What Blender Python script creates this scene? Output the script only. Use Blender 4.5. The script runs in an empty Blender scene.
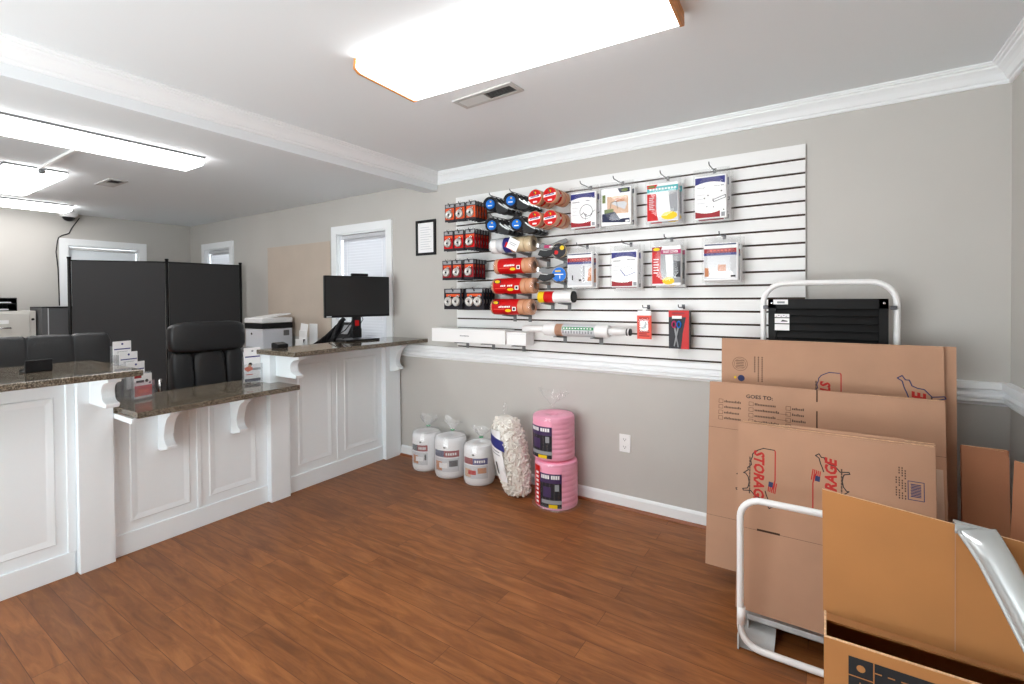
import bpy, math, random
from mathutils import Vector, Matrix

RND = random.Random(11)
SC = bpy.context.scene
COL = SC.collection
PI = math.pi

# ------------------------------------------------------------------ materials
def lin(c):
    r = []
    for x in c:
        x = x / 255.0
        r.append(x / 12.92 if x <= 0.04045 else ((x + 0.055) / 1.055) ** 2.4)
    return (r[0], r[1], r[2], 1.0)

def base(name):
    m = bpy.data.materials.new(name)
    m.use_nodes = True
    nt = m.node_tree
    b = nt.nodes['Principled BSDF']
    return m, nt, b

def N(nt, t, **kw):
    n = nt.nodes.new(t)
    for k, v in kw.items():
        setattr(n, k, v)
    return n

def mat(name, rgb, rough=0.5, metal=0.0, spec=0.5, var=0.0, vscale=8.0, bump=0.0, bscale=60.0, stretch=(1, 1, 1), emit=0.0):
    m, nt, b = base(name)
    b.inputs['Base Color'].default_value = lin(rgb)
    b.inputs['Roughness'].default_value = rough
    b.inputs['Metallic'].default_value = metal
    b.inputs['Specular IOR Level'].default_value = spec
    if emit:
        b.inputs['Emission Color'].default_value = lin(rgb)
        b.inputs['Emission Strength'].default_value = emit
    if var or bump:
        tc = N(nt, 'ShaderNodeTexCoord')
        mp = N(nt, 'ShaderNodeMapping')
        mp.inputs['Scale'].default_value = stretch
        nt.links.new(tc.outputs['Object'], mp.inputs['Vector'])
    if var:
        no = N(nt, 'ShaderNodeTexNoise')
        no.inputs['Scale'].default_value = vscale
        no.inputs['Detail'].default_value = 4
        nt.links.new(mp.outputs['Vector'], no.inputs['Vector'])
        cr = N(nt, 'ShaderNodeValToRGB')
        cr.color_ramp.elements[0].position = 0.3
        cr.color_ramp.elements[1].position = 0.7
        cr.color_ramp.elements[0].color = lin([max(0, c * (1 - var)) for c in rgb])
        cr.color_ramp.elements[1].color = lin([min(255, c * (1 + var)) for c in rgb])
        nt.links.new(no.outputs['Fac'], cr.inputs['Fac'])
        nt.links.new(cr.outputs['Color'], b.inputs['Base Color'])
    if bump:
        n2 = N(nt, 'ShaderNodeTexNoise')
        n2.inputs['Scale'].default_value = bscale
        n2.inputs['Detail'].default_value = 3
        nt.links.new(mp.outputs['Vector'], n2.inputs['Vector'])
        bp = N(nt, 'ShaderNodeBump')
        bp.inputs['Strength'].default_value = bump
        bp.inputs['Distance'].default_value = 0.01
        nt.links.new(n2.outputs['Fac'], bp.inputs['Height'])
        nt.links.new(bp.outputs['Normal'], b.inputs['Normal'])
    return m

def film(name, rgb, opacity, gloss, rough=0.08):
    """thin clear plastic: mostly see-through with a bright sheen"""
    m = bpy.data.materials.new(name)
    m.use_nodes = True
    nt = m.node_tree
    nt.nodes.clear()
    out = N(nt, 'ShaderNodeOutputMaterial')
    tr = N(nt, 'ShaderNodeBsdfTransparent')
    di = N(nt, 'ShaderNodeBsdfDiffuse')
    gl = N(nt, 'ShaderNodeBsdfGlossy')
    di.inputs['Color'].default_value = lin(rgb)
    gl.inputs['Roughness'].default_value = rough
    m1 = N(nt, 'ShaderNodeMixShader')
    m2 = N(nt, 'ShaderNodeMixShader')
    m1.inputs['Fac'].default_value = opacity
    m2.inputs['Fac'].default_value = gloss
    nt.links.new(tr.outputs[0], m1.inputs[1])
    nt.links.new(di.outputs[0], m1.inputs[2])
    nt.links.new(m1.outputs[0], m2.inputs[1])
    nt.links.new(gl.outputs[0], m2.inputs[2])
    nt.links.new(m2.outputs[0], out.inputs['Surface'])
    return m

def wood_floor():
    m, nt, b = base('laminate floor')
    tc = N(nt, 'ShaderNodeTexCoord')
    br = N(nt, 'ShaderNodeTexBrick')
    br.offset = 0.37
    br.inputs['Color1'].default_value = (0, 0, 0, 1)
    br.inputs['Color2'].default_value = (1, 1, 1, 1)
    br.inputs['Mortar'].default_value = (0.5, 0.5, 0.5, 1)
    br.inputs['Scale'].default_value = 1.0
    br.inputs['Mortar Size'].default_value = 0.0012
    br.inputs['Brick Width'].default_value = 1.18
    br.inputs['Row Height'].default_value = 0.105
    nt.links.new(tc.outputs['Object'], br.inputs['Vector'])
    # grain: noise stretched along the boards, shifted per board
    sep = N(nt, 'ShaderNodeVectorMath', operation='MULTIPLY_ADD')
    sep.inputs[1].default_value = (1.4, 9.0, 1.0)
    nt.links.new(tc.outputs['Object'], sep.inputs[0])
    off = N(nt, 'ShaderNodeVectorMath', operation='SCALE')
    off.inputs['Scale'].default_value = 13.0
    nt.links.new(br.outputs['Color'], off.inputs[0])
    nt.links.new(off.outputs[0], sep.inputs[2])
    n1 = N(nt, 'ShaderNodeTexNoise')
    n1.inputs['Scale'].default_value = 2.6
    n1.inputs['Detail'].default_value = 7
    n1.inputs['Roughness'].default_value = 0.62
    n1.inputs['Distortion'].default_value = 0.9
    nt.links.new(sep.outputs[0], n1.inputs['Vector'])
    cr = N(nt, 'ShaderNodeValToRGB')
    e = cr.color_ramp.elements
    e[0].position = 0.28
    e[0].color = lin((112, 66, 33))
    e[1].position = 0.72
    e[1].color = lin((166, 105, 57))
    x = e.new(0.5)
    x.color = lin((140, 85, 43))
    nt.links.new(n1.outputs['Fac'], cr.inputs['Fac'])
    # per board brightness
    hs = N(nt, 'ShaderNodeHueSaturation')
    mr = N(nt, 'ShaderNodeMapRange')
    mr.inputs['To Min'].default_value = 0.84
    mr.inputs['To Max'].default_value = 1.12
    nt.links.new(br.outputs['Color'], mr.inputs['Value'])
    nt.links.new(mr.outputs['Result'], hs.inputs['Value'])
    nt.links.new(cr.outputs['Color'], hs.inputs['Color'])
    mx = N(nt, 'ShaderNodeMix', data_type='RGBA')
    mx.inputs[7].default_value = lin((62, 30, 15))
    fm = N(nt, 'ShaderNodeMath', operation='MULTIPLY')
    fm.inputs[1].default_value = 0.7
    nt.links.new(br.outputs['Fac'], fm.inputs[0])
    nt.links.new(fm.outputs[0], mx.inputs[0])
    nt.links.new(hs.outputs['Color'], mx.inputs[6])
    nt.links.new(mx.outputs[2], b.inputs['Base Color'])
    b.inputs['Roughness'].default_value = 0.42
    b.inputs['Specular IOR Level'].default_value = 0.4
    return m

def granite():
    m, nt, b = base('brown granite')
    tc = N(nt, 'ShaderNodeTexCoord')
    v = N(nt, 'ShaderNodeTexVoronoi')
    v.inputs['Scale'].default_value = 260
    nt.links.new(tc.outputs['Object'], v.inputs['Vector'])
    n = N(nt, 'ShaderNodeTexNoise')
    n.inputs['Scale'].default_value = 160
    n.inputs['Detail'].default_value = 3
    nt.links.new(tc.outputs['Object'], n.inputs['Vector'])
    ad = N(nt, 'ShaderNodeMath', operation='MULTIPLY_ADD')
    ad.inputs[1].default_value = 0.6
    sp = N(nt, 'ShaderNodeSeparateColor')
    nt.links.new(v.outputs['Color'], sp.inputs[0])
    nt.links.new(sp.outputs[0], ad.inputs[0])
    ml = N(nt, 'ShaderNodeMath', operation='MULTIPLY')
    ml.inputs[1].default_value = 0.5
    nt.links.new(n.outputs['Fac'], ml.inputs[0])
    nt.links.new(ml.outputs[0], ad.inputs[2])
    cr = N(nt, 'ShaderNodeValToRGB')
    e = cr.color_ramp.elements
    e[0].position = 0.2
    e[0].color = lin((44, 38, 32))
    e[1].position = 0.85
    e[1].color = lin((142, 132, 116))
    x = e.new(0.5)
    x.color = lin((88, 78, 66))
    nt.links.new(ad.outputs[0], cr.inputs['Fac'])
    nt.links.new(cr.outputs['Color'], b.inputs['Base Color'])
    b.inputs['Roughness'].default_value = 0.07
    return m

def diffuser(name, strength, axis_y, half, band):
    """acrylic lens glowing from the two tubes that run behind it"""
    m, nt, b = base(name)
    b.inputs['Base Color'].default_value = (0.85, 0.86, 0.87, 1)
    b.inputs['Roughness'].default_value = 0.35
    tc = N(nt, 'ShaderNodeTexCoord')
    sx = N(nt, 'ShaderNodeSeparateXYZ')
    nt.links.new(tc.outputs['Object'], sx.inputs[0])
    ab = N(nt, 'ShaderNodeMath', operation='ABSOLUTE')
    nt.links.new(sx.outputs['Y' if axis_y else 'X'], ab.inputs[0])
    sb = N(nt, 'ShaderNodeMath', operation='SUBTRACT')
    sb.inputs[1].default_value = half
    nt.links.new(ab.outputs[0], sb.inputs[0])
    a2 = N(nt, 'ShaderNodeMath', operation='ABSOLUTE')
    nt.links.new(sb.outputs[0], a2.inputs[0])
    mr = N(nt, 'ShaderNodeMapRange')
    mr.interpolation_type = 'SMOOTHSTEP'
    mr.inputs['From Min'].default_value = 0.0
    mr.inputs['From Max'].default_value = 0.1
    mr.inputs['To Min'].default_value = strength
    mr.inputs['To Max'].default_value = strength * band
    nt.links.new(a2.outputs[0], mr.inputs['Value'])
    b.inputs['Emission Color'].default_value = (1, 0.99, 0.98, 1)
    nt.links.new(mr.outputs['Result'], b.inputs['Emission Strength'])
    return m

M = {}
M['wall'] = mat('greige wall paint', (193, 190, 185), 0.7, var=0.012, vscale=2.0)
M['ceil'] = mat('white ceiling paint', (232, 237, 240), 0.9)
M['trim'] = mat('white trim paint', (240, 243, 245), 0.35)
M['floor'] = wood_floor()
M['shoe'] = mat('wood shoe moulding', (140, 78, 44), 0.4)
M['cab'] = mat('white cabinet paint', (243, 250, 254), 0.3)
M['granite'] = granite()
M['slat'] = mat('white slat board', (232, 232, 231), 0.4)
M['slot'] = mat('dark slat groove', (64, 50, 42), 0.9)
M['kraft'] = mat('corrugated cardboard', (183, 142, 115), 0.8, var=0.03, vscale=5)
M['kraft2'] = mat('orange corrugated cardboard', (182, 124, 70), 0.75, var=0.03, vscale=5)
M['kraftedge'] = mat('cardboard cut edge', (226, 188, 148), 0.85, var=0.12, vscale=90)
M['kraftpale'] = mat('pale cardboard', (206, 178, 156), 0.8, var=0.03, vscale=5)
M['kraft3'] = mat('dull brown cardboard', (186, 128, 94), 0.8, var=0.03, vscale=5)
M['kraftdark'] = mat('cardboard slot', (60, 38, 24), 0.9)
M['inkred'] = mat('red ink', (184, 36, 30), 0.7)
M['inknavy'] = mat('navy ink', (44, 52, 96), 0.7)
M['inkblack'] = mat('black ink', (28, 30, 34), 0.7)
M['inkbrown'] = mat('faded dark ink', (92, 70, 58), 0.8)
M['whitemetal'] = mat('white powder coat', (240, 240, 240), 0.3)
M['greymetal'] = mat('grey steel plate', (186, 188, 188), 0.4, metal=0.0, var=0.06, vscale=20)
M['silver'] = mat('silver paint', (196, 200, 200), 0.22, metal=0.55)
M['lock'] = mat('brushed lock steel', (214, 212, 208), 0.32, metal=0.5)
M['wire'] = mat('dark grey wire', (84, 84, 88), 0.4, metal=0.5)
M['chrome'] = mat('chrome', (210, 210, 212), 0.18, metal=1.0)
M['blackmetal'] = mat('black satin metal', (9, 9, 10), 0.55, spec=0.25)
M['blackfab'] = mat('charcoal fabric', (62, 62, 63), 0.9, bump=0.1, bscale=300)
M['leather'] = mat('black leather', (24, 25, 27), 0.36, bump=0.15, bscale=140)
M['blackpl'] = mat('black plastic', (30, 30, 32), 0.4)
M['screen'] = mat('dark monitor screen', (34, 35, 36), 0.3)
M['greypl'] = mat('grey plastic', (112, 114, 116), 0.5)
M['greyfab'] = mat('grey panel', (92, 93, 95), 0.6)
M['white'] = mat('white plastic', (240, 240, 240), 0.4)
M['paper'] = mat('white paper', (243, 243, 244), 0.6)
M['printer'] = mat('pale printer plastic', (222, 225, 232), 0.4)
M['beige'] = mat('cabinet enamel', (206, 204, 198), 0.45)
M['tan'] = mat('tan wall board', (196, 182, 168), 0.85, var=0.015, vscale=4)
M['woodcap'] = mat('oak end cap', (196, 128, 66), 0.45, var=0.12, vscale=12, stretch=(1, 1, 8))
M['red'] = mat('red print', (196, 20, 22), 0.35)
M['dkred'] = mat('dark red print', (150, 36, 44), 0.4)
M['orange'] = mat('orange print', (222, 92, 52), 0.4)
M['coral'] = mat('coral red card', (226, 84, 66), 0.4)
M['blue'] = mat('bright blue print', (28, 112, 206), 0.35)
M['navy'] = mat('navy print', (52, 54, 124), 0.4)
M['dnavy'] = mat('deep navy print', (36, 42, 72), 0.4)
M['teal'] = mat('teal print', (74, 176, 180), 0.4)
M['yellow'] = mat('yellow print', (236, 198, 30), 0.4)
M['green'] = mat('green print', (30, 140, 84), 0.4)
M['olive'] = mat('olive green print', (106, 122, 66), 0.5)
M['magenta'] = mat('magenta print', (176, 44, 96), 0.4)
M['purple'] = mat('dark violet print', (72, 54, 92), 0.4)
M['charcoal'] = mat('charcoal print', (40, 38, 44), 0.4)
M['midgrey'] = mat('grey print', (150, 152, 156), 0.5)
M['ltgrey'] = mat('light grey print', (206, 208, 212), 0.5)
M['peach'] = mat('peach print', (214, 176, 146), 0.5)
M['skin'] = mat('warm print', (196, 132, 92), 0.5)
M['tape'] = mat('clear brown tape', (206, 148, 112), 0.2)
M['tapetan'] = mat('tan tape', (206, 186, 152), 0.25)
M['pink'] = mat('pink foam wrap', (250, 168, 196), 0.45, bump=0.25, bscale=26, stretch=(0.3, 0.3, 3))
M['foam'] = mat('white foam', (246, 246, 248), 0.6)
M['peanut'] = mat('off white packing foam', (240, 236, 228), 0.7)
M['film'] = film('clear plastic film', (240, 242, 244), 0.05, 0.045)
M['milky'] = film('milky plastic film', (244, 246, 248), 0.16, 0.07)
M['acrylic'] = film('clear acrylic', (222, 228, 234), 0.09, 0.07, 0.03)
M['glass'] = film('window pane', (235, 240, 245), 0.04, 0.08, 0.02)
M['blind'] = mat('white blind slat', (206, 207, 211), 0.5)
M['shade'] = mat('white roller shade', (232, 238, 242), 0.7)
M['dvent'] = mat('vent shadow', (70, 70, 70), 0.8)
M['ventw'] = mat('vent enamel', (190, 190, 188), 0.5)
M['lensmain'] = diffuser('front room light lens', 7.0, True, 0.10, 0.8)
M['lensoff'] = diffuser('office light lens', 8.0, False, 0.05, 0.95)

for k in ('red', 'dkred', 'orange', 'coral', 'blue', 'navy', 'dnavy', 'teal', 'yellow', 'green', 'olive', 'magenta', 'purple', 'charcoal', 'midgrey', 'peach', 'skin', 'blackpl', 'blackfab'):
    M[k].node_tree.nodes['Principled BSDF'].inputs['Specular IOR Level'].default_value = 0.2

# ------------------------------------------------------------------ mesh builder
FONT_CACHE = {}
def font_mesh(s, bold):
    k = (s, bold)
    if k in FONT_CACHE:
        return FONT_CACHE[k]
    cu = bpy.data.curves.new('lettering', 'FONT')
    cu.body = s
    cu.size = 1.0
    cu.offset = bold
    cu.resolution_u = 2
    cu.align_x = 'CENTER'
    cu.align_y = 'CENTER'
    o = bpy.data.objects.new('lettering', cu)
    COL.objects.link(o)
    dg = bpy.context.evaluated_depsgraph_get()
    me = bpy.data.meshes.new_from_object(o.evaluated_get(dg))
    r = ([v.co.copy() for v in me.vertices], [tuple(p.vertices) for p in me.polygons])
    bpy.data.objects.remove(o)
    bpy.data.meshes.remove(me)
    bpy.data.curves.remove(cu)
    FONT_CACHE[k] = r
    return r

def frame(o, x, y):
    """matrix whose local x,y lie along the given directions"""
    x = Vector(x).normalized()
    y = Vector(y)
    z = x.cross(y).normalized()
    y = z.cross(x).normalized()
    m = Matrix.Identity(4)
    for i in range(3):
        m[i][0], m[i][1], m[i][2], m[i][3] = x[i], y[i], z[i], o[i]
    return m

class MB:
    def __init__(s, mt=None):
        s.v, s.f, s.mi, s.sm, s.ms = [], [], [], [], []
        s.T = Matrix.Identity(4)
        s.cur = 0
        if mt:
            s.use(mt)
    def use(s, mt):
        mt = M[mt] if isinstance(mt, str) else mt
        if mt not in s.ms:
            s.ms.append(mt)
        s.cur = s.ms.index(mt)
        return s
    def at(s, T=None):
        s.T = T if T is not None else Matrix.Identity(4)
        return s
    def add(s, vs, fs, smooth=False):
        b = len(s.v)
        s.v += [s.T @ Vector(p) for p in vs]
        for f in fs:
            s.f.append([b + i for i in f])
            s.mi.append(s.cur)
            s.sm.append(smooth)
        return s
    def box(s, a, b):
        x0, y0, z0 = [min(p, q) for p, q in zip(a, b)]
        x1, y1, z1 = [max(p, q) for p, q in zip(a, b)]
        return s.add([(x0, y0, z0), (x1, y0, z0), (x1, y1, z0), (x0, y1, z0), (x0, y0, z1), (x1, y0, z1), (x1, y1, z1), (x0, y1, z1)],
                     [(0, 3, 2, 1), (4, 5, 6, 7), (0, 1, 5, 4), (1, 2, 6, 5), (2, 3, 7, 6), (3, 0, 4, 7)])
    def poly(s, pts):
        return s.add(pts, [tuple(range(len(pts)))])
    def rect(s, x0, y0, x1, y1, z=0.0):
        return s.poly([(x0, y0, z), (x1, y0, z), (x1, y1, z), (x0, y1, z)])
    def disc(s, x, y, r, z=0.0, n=24, ry=None):
        ry = ry or r
        return s.poly([(x + r * math.cos(2 * PI * i / n), y + ry * math.sin(2 * PI * i / n), z) for i in range(n)])
    def prism(s, pts, axis, a, b, smooth=False):
        """extrude a 2D outline along axis; a, b: numbers or functions of (p, q)"""
        fa = a if callable(a) else (lambda p, q: a)
        fb = b if callable(b) else (lambda p, q: b)
        def mk(p, q, t):
            return {'X': (t, p, q), 'Y': (p, t, q), 'Z': (p, q, t)}[axis]
        n = len(pts)
        vs = [mk(p, q, fa(p, q)) for p, q in pts] + [mk(p, q, fb(p, q)) for p, q in pts]
        s.add(vs, [tuple(range(n)), tuple(reversed(range(n, 2 * n)))])
        b0 = len(s.v) - 2 * n
        for i in range(n):
            j = (i + 1) % n
            s.f.append([b0 + i, b0 + n + i, b0 + n + j, b0 + j])
            s.mi.append(s.cur)
            s.sm.append(smooth)
        return s
    def loft(s, rings, caps=True, smooth=True, closed=True):
        n = len(rings[0])
        vs = [p for r in rings for p in r]
        fs = []
        for k in range(len(rings) - 1):
            for i in range(n if closed else n - 1):
                j = (i + 1) % n
                fs.append((k * n + i, k * n + j, (k + 1) * n + j, (k + 1) * n + i))
        s.add(vs, fs, smooth)
        if caps:
            b = len(s.v) - len(vs)
            for r in ([b + i for i in reversed(range(n))], [b + (len(rings) - 1) * n + i for i in range(n)]):
                s.f.append(r)
                s.mi.append(s.cur)
                s.sm.append(False)
        return s
    def lathe(s, prof, c=(0, 0, 0), n=24, smooth=True, caps=True):
        rings = [[(c[0] + r * math.cos(2 * PI * i / n), c[1] + r * math.sin(2 * PI * i / n), c[2] + z) for i in range(n)] for r, z in prof]
        return s.loft(rings, caps, smooth)
    def cyl(s, p, q, r, n=16, r2=None):
        return s.tube([p, q], r, n, r2=r2)
    def tube(s, path, r, n=10, closed=False, r2=None):
        P = [Vector(p) for p in path]
        m = len(P)
        rings = []
        up = None
        for i in range(m):
            a = P[i - 1] if (i > 0 or closed) else P[i]
            b = P[(i + 1) % m] if (i < m - 1 or closed) else P[i]
            t = (b - a).normalized()
            if up is None:
                up = Vector((0, 0, 1)) if abs(t.z) < 0.9 else Vector((0, 1, 0))
            x = t.cross(up).normalized()
            up = x.cross(t).normalized()
            rr = r if r2 is None else r + (r2 - r) * i / max(1, m - 1)
            rings.append([P[i] + (x * math.cos(2 * PI * k / n) + up * math.sin(2 * PI * k / n)) * rr for k in range(n)])
        if closed:
            rings.append(rings[0])
        return s.loft(rings, not closed, True)
    def strip(s, pts, w, z=0.0, closed=False):
        """flat line of width w in the local xy plane"""
        P = [Vector((p[0], p[1])) for p in pts]
        if closed:
            P.append(P[0])
        for a, b in zip(P, P[1:]):
            d = b - a
            if d.length < 1e-6:
                continue
            nn = Vector((-d.y, d.x)).normalized() * (w / 2)
            e = d.normalized() * (w * 0.3)
            a2, b2 = a - e, b + e
            s.poly([(a2.x - nn.x, a2.y - nn.y, z), (b2.x - nn.x, b2.y - nn.y, z), (b2.x + nn.x, b2.y + nn.y, z), (a2.x + nn.x, a2.y + nn.y, z)])
        return s
    def text(s, t, x, y, h, z=0.0, rot=0.0, bold=0.0, shear=0.0, wide=1.0):
        vs, fs = font_mesh(t, bold)
        c, sn = math.cos(rot), math.sin(rot)
        k = h / 0.7
        out = []
        for v in vs:
            px, py = (v.x + v.y * shear) * k * wide, v.y * k
            out.append((x + px * c - py * sn, y + px * sn + py * c, z))
        return s.add(out, fs)
    def build(s, name, parent=None, bevel=0.0, seg=2, sub=0, auto=False):
        me = bpy.data.meshes.new(name)
        org = parent.matrix_world.translation if False else (WLOC.get(parent.name) if parent else Vector((0, 0, 0)))
        loc = Vector((0, 0, 0))
        if parent is None and s.v:
            lo = [min(v[i] for v in s.v) for i in range(3)]
            hi = [max(v[i] for v in s.v) for i in range(3)]
            loc = Vector(((lo[0] + hi[0]) / 2, (lo[1] + hi[1]) / 2, lo[2]))
        sh = org + loc
        me.from_pydata([tuple(v - sh) for v in s.v], [], s.f)
        for m_ in s.ms:
            me.materials.append(m_)
        me.polygons.foreach_set('material_index', s.mi)
        me.polygons.foreach_set('use_smooth', s.sm)
        me.update()
        o = bpy.data.objects.new(name, me)
        COL.objects.link(o)
        o.location = loc
        if parent:
            o.parent = parent
        WLOC[o.name] = sh
        if bevel:
            b = o.modifiers.new('edge', 'BEVEL')
            b.width = bevel
            b.segments = seg
            b.limit_method = 'ANGLE'
            b.angle_limit = 0.6
        if sub:
            d = o.modifiers.new('smooth', 'SUBSURF')
            d.levels = sub
            d.render_levels = sub
        return o

WLOC = {}
def tag(o, label, cat, group=None):
    o['label'] = label
    o['category'] = cat
    o['kind'] = 'thing'
    if group:
        o['group'] = group
    return o
def thing(name, label, cat, loc, group=None):
    o = bpy.data.objects.new(name, None)
    o.empty_display_size = 0.05
    COL.objects.link(o)
    o.location = loc
    WLOC[o.name] = Vector(loc)
    return tag(o, label, cat, group)
def struct(o):
    o['kind'] = 'structure'
    return o
def dup(root, loc, label=None, group=None):
    r = root.copy()
    COL.objects.link(r)
    r.location = loc
    if label:
        r['label'] = label
    if group:
        r['group'] = group
    for ch in list(root.children):
        c = ch.copy()
        COL.objects.link(c)
        c.parent = r
        for g in list(ch.children):
            d = g.copy()
            COL.objects.link(d)
            d.parent = c
    return r
def arc(cx, cy, r, a0, a1, n):
    return [(cx + r * math.cos(a0 + (a1 - a0) * i / n), cy + r * math.sin(a0 + (a1 - a0) * i / n)) for i in range(n + 1)]
def wallframe(x, y, z):
    """local x along the back wall, local y up, local z towards the room"""
    return frame((x, y, z), (1, 0, 0), (0, 0, 1))

# ------------------------------------------------------------------ camera
CAM = bpy.data.cameras.new('camera')
cam = bpy.data.objects.new('camera', CAM)
COL.objects.link(cam)
yaw, pitch, roll = 0.578916507, -1.22297654e-02, -7.80537279e-03
F = Vector((-math.sin(yaw) * math.cos(pitch), math.cos(yaw) * math.cos(pitch), math.sin(pitch)))
Rr = Vector((math.cos(yaw), math.sin(yaw), 0))
Uu = Rr.cross(F)
R2 = Rr * math.cos(roll) + Uu * math.sin(roll)
U2 = Uu * math.cos(roll) - Rr * math.sin(roll)
mw = Matrix.Identity(4)
for i in range(3):
    mw[i][0], mw[i][1], mw[i][2] = R2[i], U2[i], -F[i]
mw[0][3], mw[1][3], mw[2][3] = 0.0, 0.0, 1.372
cam.matrix_world = mw
CAM.sensor_width = 36.0
CAM.sensor_fit = 'HORIZONTAL'
CAM.lens = 480.275 / 1024 * 36.0
CAM.shift_y = -(342 - 303.163) / 1024
CAM.clip_start = 0.05
SC.camera = cam

# ------------------------------------------------------------------ the setting
XR, YB, XF, YO = 0.687, 2.99, -7.01, -1.7
CZ, OZ = 2.385, 2.335
XC = -3.168          # face of the counter cabinets

struct(MB('floor').box((XF - 0.1, YO, -0.1), (XR + 0.1, YB + 0.1, 0)).build('floor'))
struct(MB('ceil').box((-2.68, YO, CZ), (XR + 0.1, YB + 0.1, CZ + 0.1)).build('ceiling'))
struct(MB('ceil').box((XF - 0.1, YO, OZ), (-2.81, YB + 0.1, OZ + 0.1)).build('ceiling_office'))
struct(MB('ceil').box((-2.81, YO, 2.25), (-2.68, YB, CZ + 0.1)).build('ceiling_beam'))
# back wall with two window openings
W1 = (-3.975, -3.285, 0.80, 1.995)
W2 = (-6.60, -5.985, 0.95, 2.0)
b = MB('wall')
def wall_piece(x0, x1, z0, z1):
    b.box((x0, YB, z0), (x1, YB + 0.14, z1))
wall_piece(W1[1], XR + 0.1, 0, 2.48)
wall_piece(W2[1], W1[0], 0, 2.48)
wall_piece(XF - 0.1, W2[0], 0, 2.48)
for w in (W1, W2):
    wall_piece(w[0], w[1], 0, w[2])
    wall_piece(w[0], w[1], w[3], 2.48)
struct(b.build('wall_back'))
struct(MB('wall').box((XR, YO, 0), (XR + 0.12, YB, 2.48)).build('wall_right'))
W3 = (1.765, 2.42, 0.6, 1.985)
b = MB('wall')
b.box((XF - 0.12, YO, 0), (XF, W3[0], 2.4)).box((XF - 0.12, W3[1], 0), (XF, YB, 2.4))
b.box((XF - 0.12, W3[0], 0), (XF, W3[1], W3[2])).box((XF - 0.12, W3[0], W3[3]), (XF, W3[1], 2.4))
struct(b.build('wall_far'))

# unseen front wall behind the camera, its solid sides added to block daylight
FO = (-3.3, -0.55, 0.05, 2.28)
b = MB('wall')
b.box((XF - 0.1, YO - 0.12, 0), (FO[0], YO, 2.48)).box((FO[1], YO - 0.12, 0), (XR + 0.12, YO, 2.48))
b.box((FO[0], YO - 0.12, 0), (FO[1], YO, FO[2])).box((FO[0], YO - 0.12, FO[3]), (FO[1], YO, 2.48))
struct(b.build('wall_front'))

# crown moulding, mitred at the corners
CR = [(0, 2.300), (0.010, 2.300), (0.014, 2.306), (0.014, 2.314), (0.022, 2.318), (0.026, 2.326), (0.034, 2.340), (0.046, 2.352),
      (0.058, 2.360), (0.060, 2.368), (0.070, 2.370), (0.072, 2.376), (0.080, 2.378), (0.080, 2.385), (0, 2.385)]
XB = -2.68
b = MB('trim')
b.prism([(YB - d, z) for d, z in CR], 'X', lambda p, q: XB + (YB - p), lambda p, q: XR - (YB - p))
struct(b.build('trim_1'))
b = MB('trim')
b.prism([(XB + d, z) for d, z in CR], 'Y', YO, lambda p, q: YB - (p - XB))
struct(b.build('trim_2'))
b = MB('trim')
b.prism([(XR - d, z) for d, z in CR], 'Y', YO, lambda p, q: YB - (XR - p))
struct(b.build('trim_3'))
# chair rail
RL = [(0, 0.975), (0.036, 0.975), (0.036, 0.945), (0.018, 0.938), (0.018, 0.924), (0.032, 0.915), (0.032, 0.906), (0.020, 0.901),
      (0.026, 0.896), (0.026, 0.885), (0.012, 0.877), (0.010, 0.868), (0, 0.868)]
b = MB('trim')
b.prism([(YB - d, z) for d, z in RL], 'X', -3.12, lambda p, q: XR - (YB - p))
struct(b.build('trim_4'))
b = MB('trim')
b.prism([(XR - d, z) for d, z in RL], 'Y', YO, lambda p, q: YB - (XR - p))
struct(b.build('trim_5'))
# baseboard with its brown shoe moulding
BB = [(0, 0), (0.014, 0), (0.014, 0.070), (0.010, 0.080), (0.004, 0.086), (0, 0.086)]
SH = [(0.014, 0.0)] + [(0.014 + 0.014 * math.cos(t), 0.016 * math.sin(t)) for t in (0, 0.5, 1.0, PI / 2)]
b = MB('trim')
b.prism([(YB - d, z) for d, z in BB], 'X', -3.12, lambda p, q: XR - (YB - p))
b.use('shoe').prism([(YB - d, z) for d, z in SH], 'X', -3.12, lambda p, q: XR - (YB - p))
struct(b.build('baseboard_back'))
b = MB('trim')
b.prism([(XR - d, z) for d, z in BB], 'Y', YO, lambda p, q: YB - (XR - p))
b.use('shoe').prism([(XR - d, z) for d, z in SH], 'Y', YO, lambda p, q: YB - (XR - p))
struct(b.build('baseboard_right'))

def casing_back(n, w, cw, sill):
    x0, x1, z0, z1 = w
    b = MB('trim')
    y0, y1 = YB - 0.018, YB
    b.box((x0 - cw, y0, z0), (x0, y1, z1 + cw)).box((x1, y0, z0), (x1 + cw, y1, z1 + cw)).box((x0, y0, z1), (x1, y1, z1 + cw))
    b.box((x0 - cw - 0.02, YB - 0.05, z0 - 0.03), (x1 + cw + 0.02, YB + 0.10, z0))
    b.box((x0, YB, z0), (x0 + 0.012, YB + 0.12, z1)).box((x1 - 0.012, YB, z0), (x1, YB + 0.12, z1)).box((x0, YB, z1 - 0.012), (x1, YB + 0.12, z1))
    o = struct(b.build('window_%d' % n))
    s = MB('trim')
    yy = YB + 0.10
    for a in ((x0, z0, x0 + 0.04, z1), (x1 - 0.04, z0, x1, z1), (x0, z0, x1, z0 + 0.04), (x0, z1 - 0.04, x1, z1), (x0, (z0 + z1) / 2 - 0.02, x1, (z0 + z1) / 2 + 0.02)):
        s.box((a[0], yy, a[1]), (a[2], yy + 0.03, a[3]))
    s.build('sash', o)
    MB('glass').box((x0 + 0.03, yy + 0.012, z0 + 0.03), (x1 - 0.03, yy + 0.016, z1 - 0.03)).build('pane', o)
    return o
casing_back(1, W1, 0.075, True)
casing_back(2, W2, 0.075, True)
b = MB('trim')
x0, x1 = XF, XF + 0.018
cw = 0.075
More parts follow.
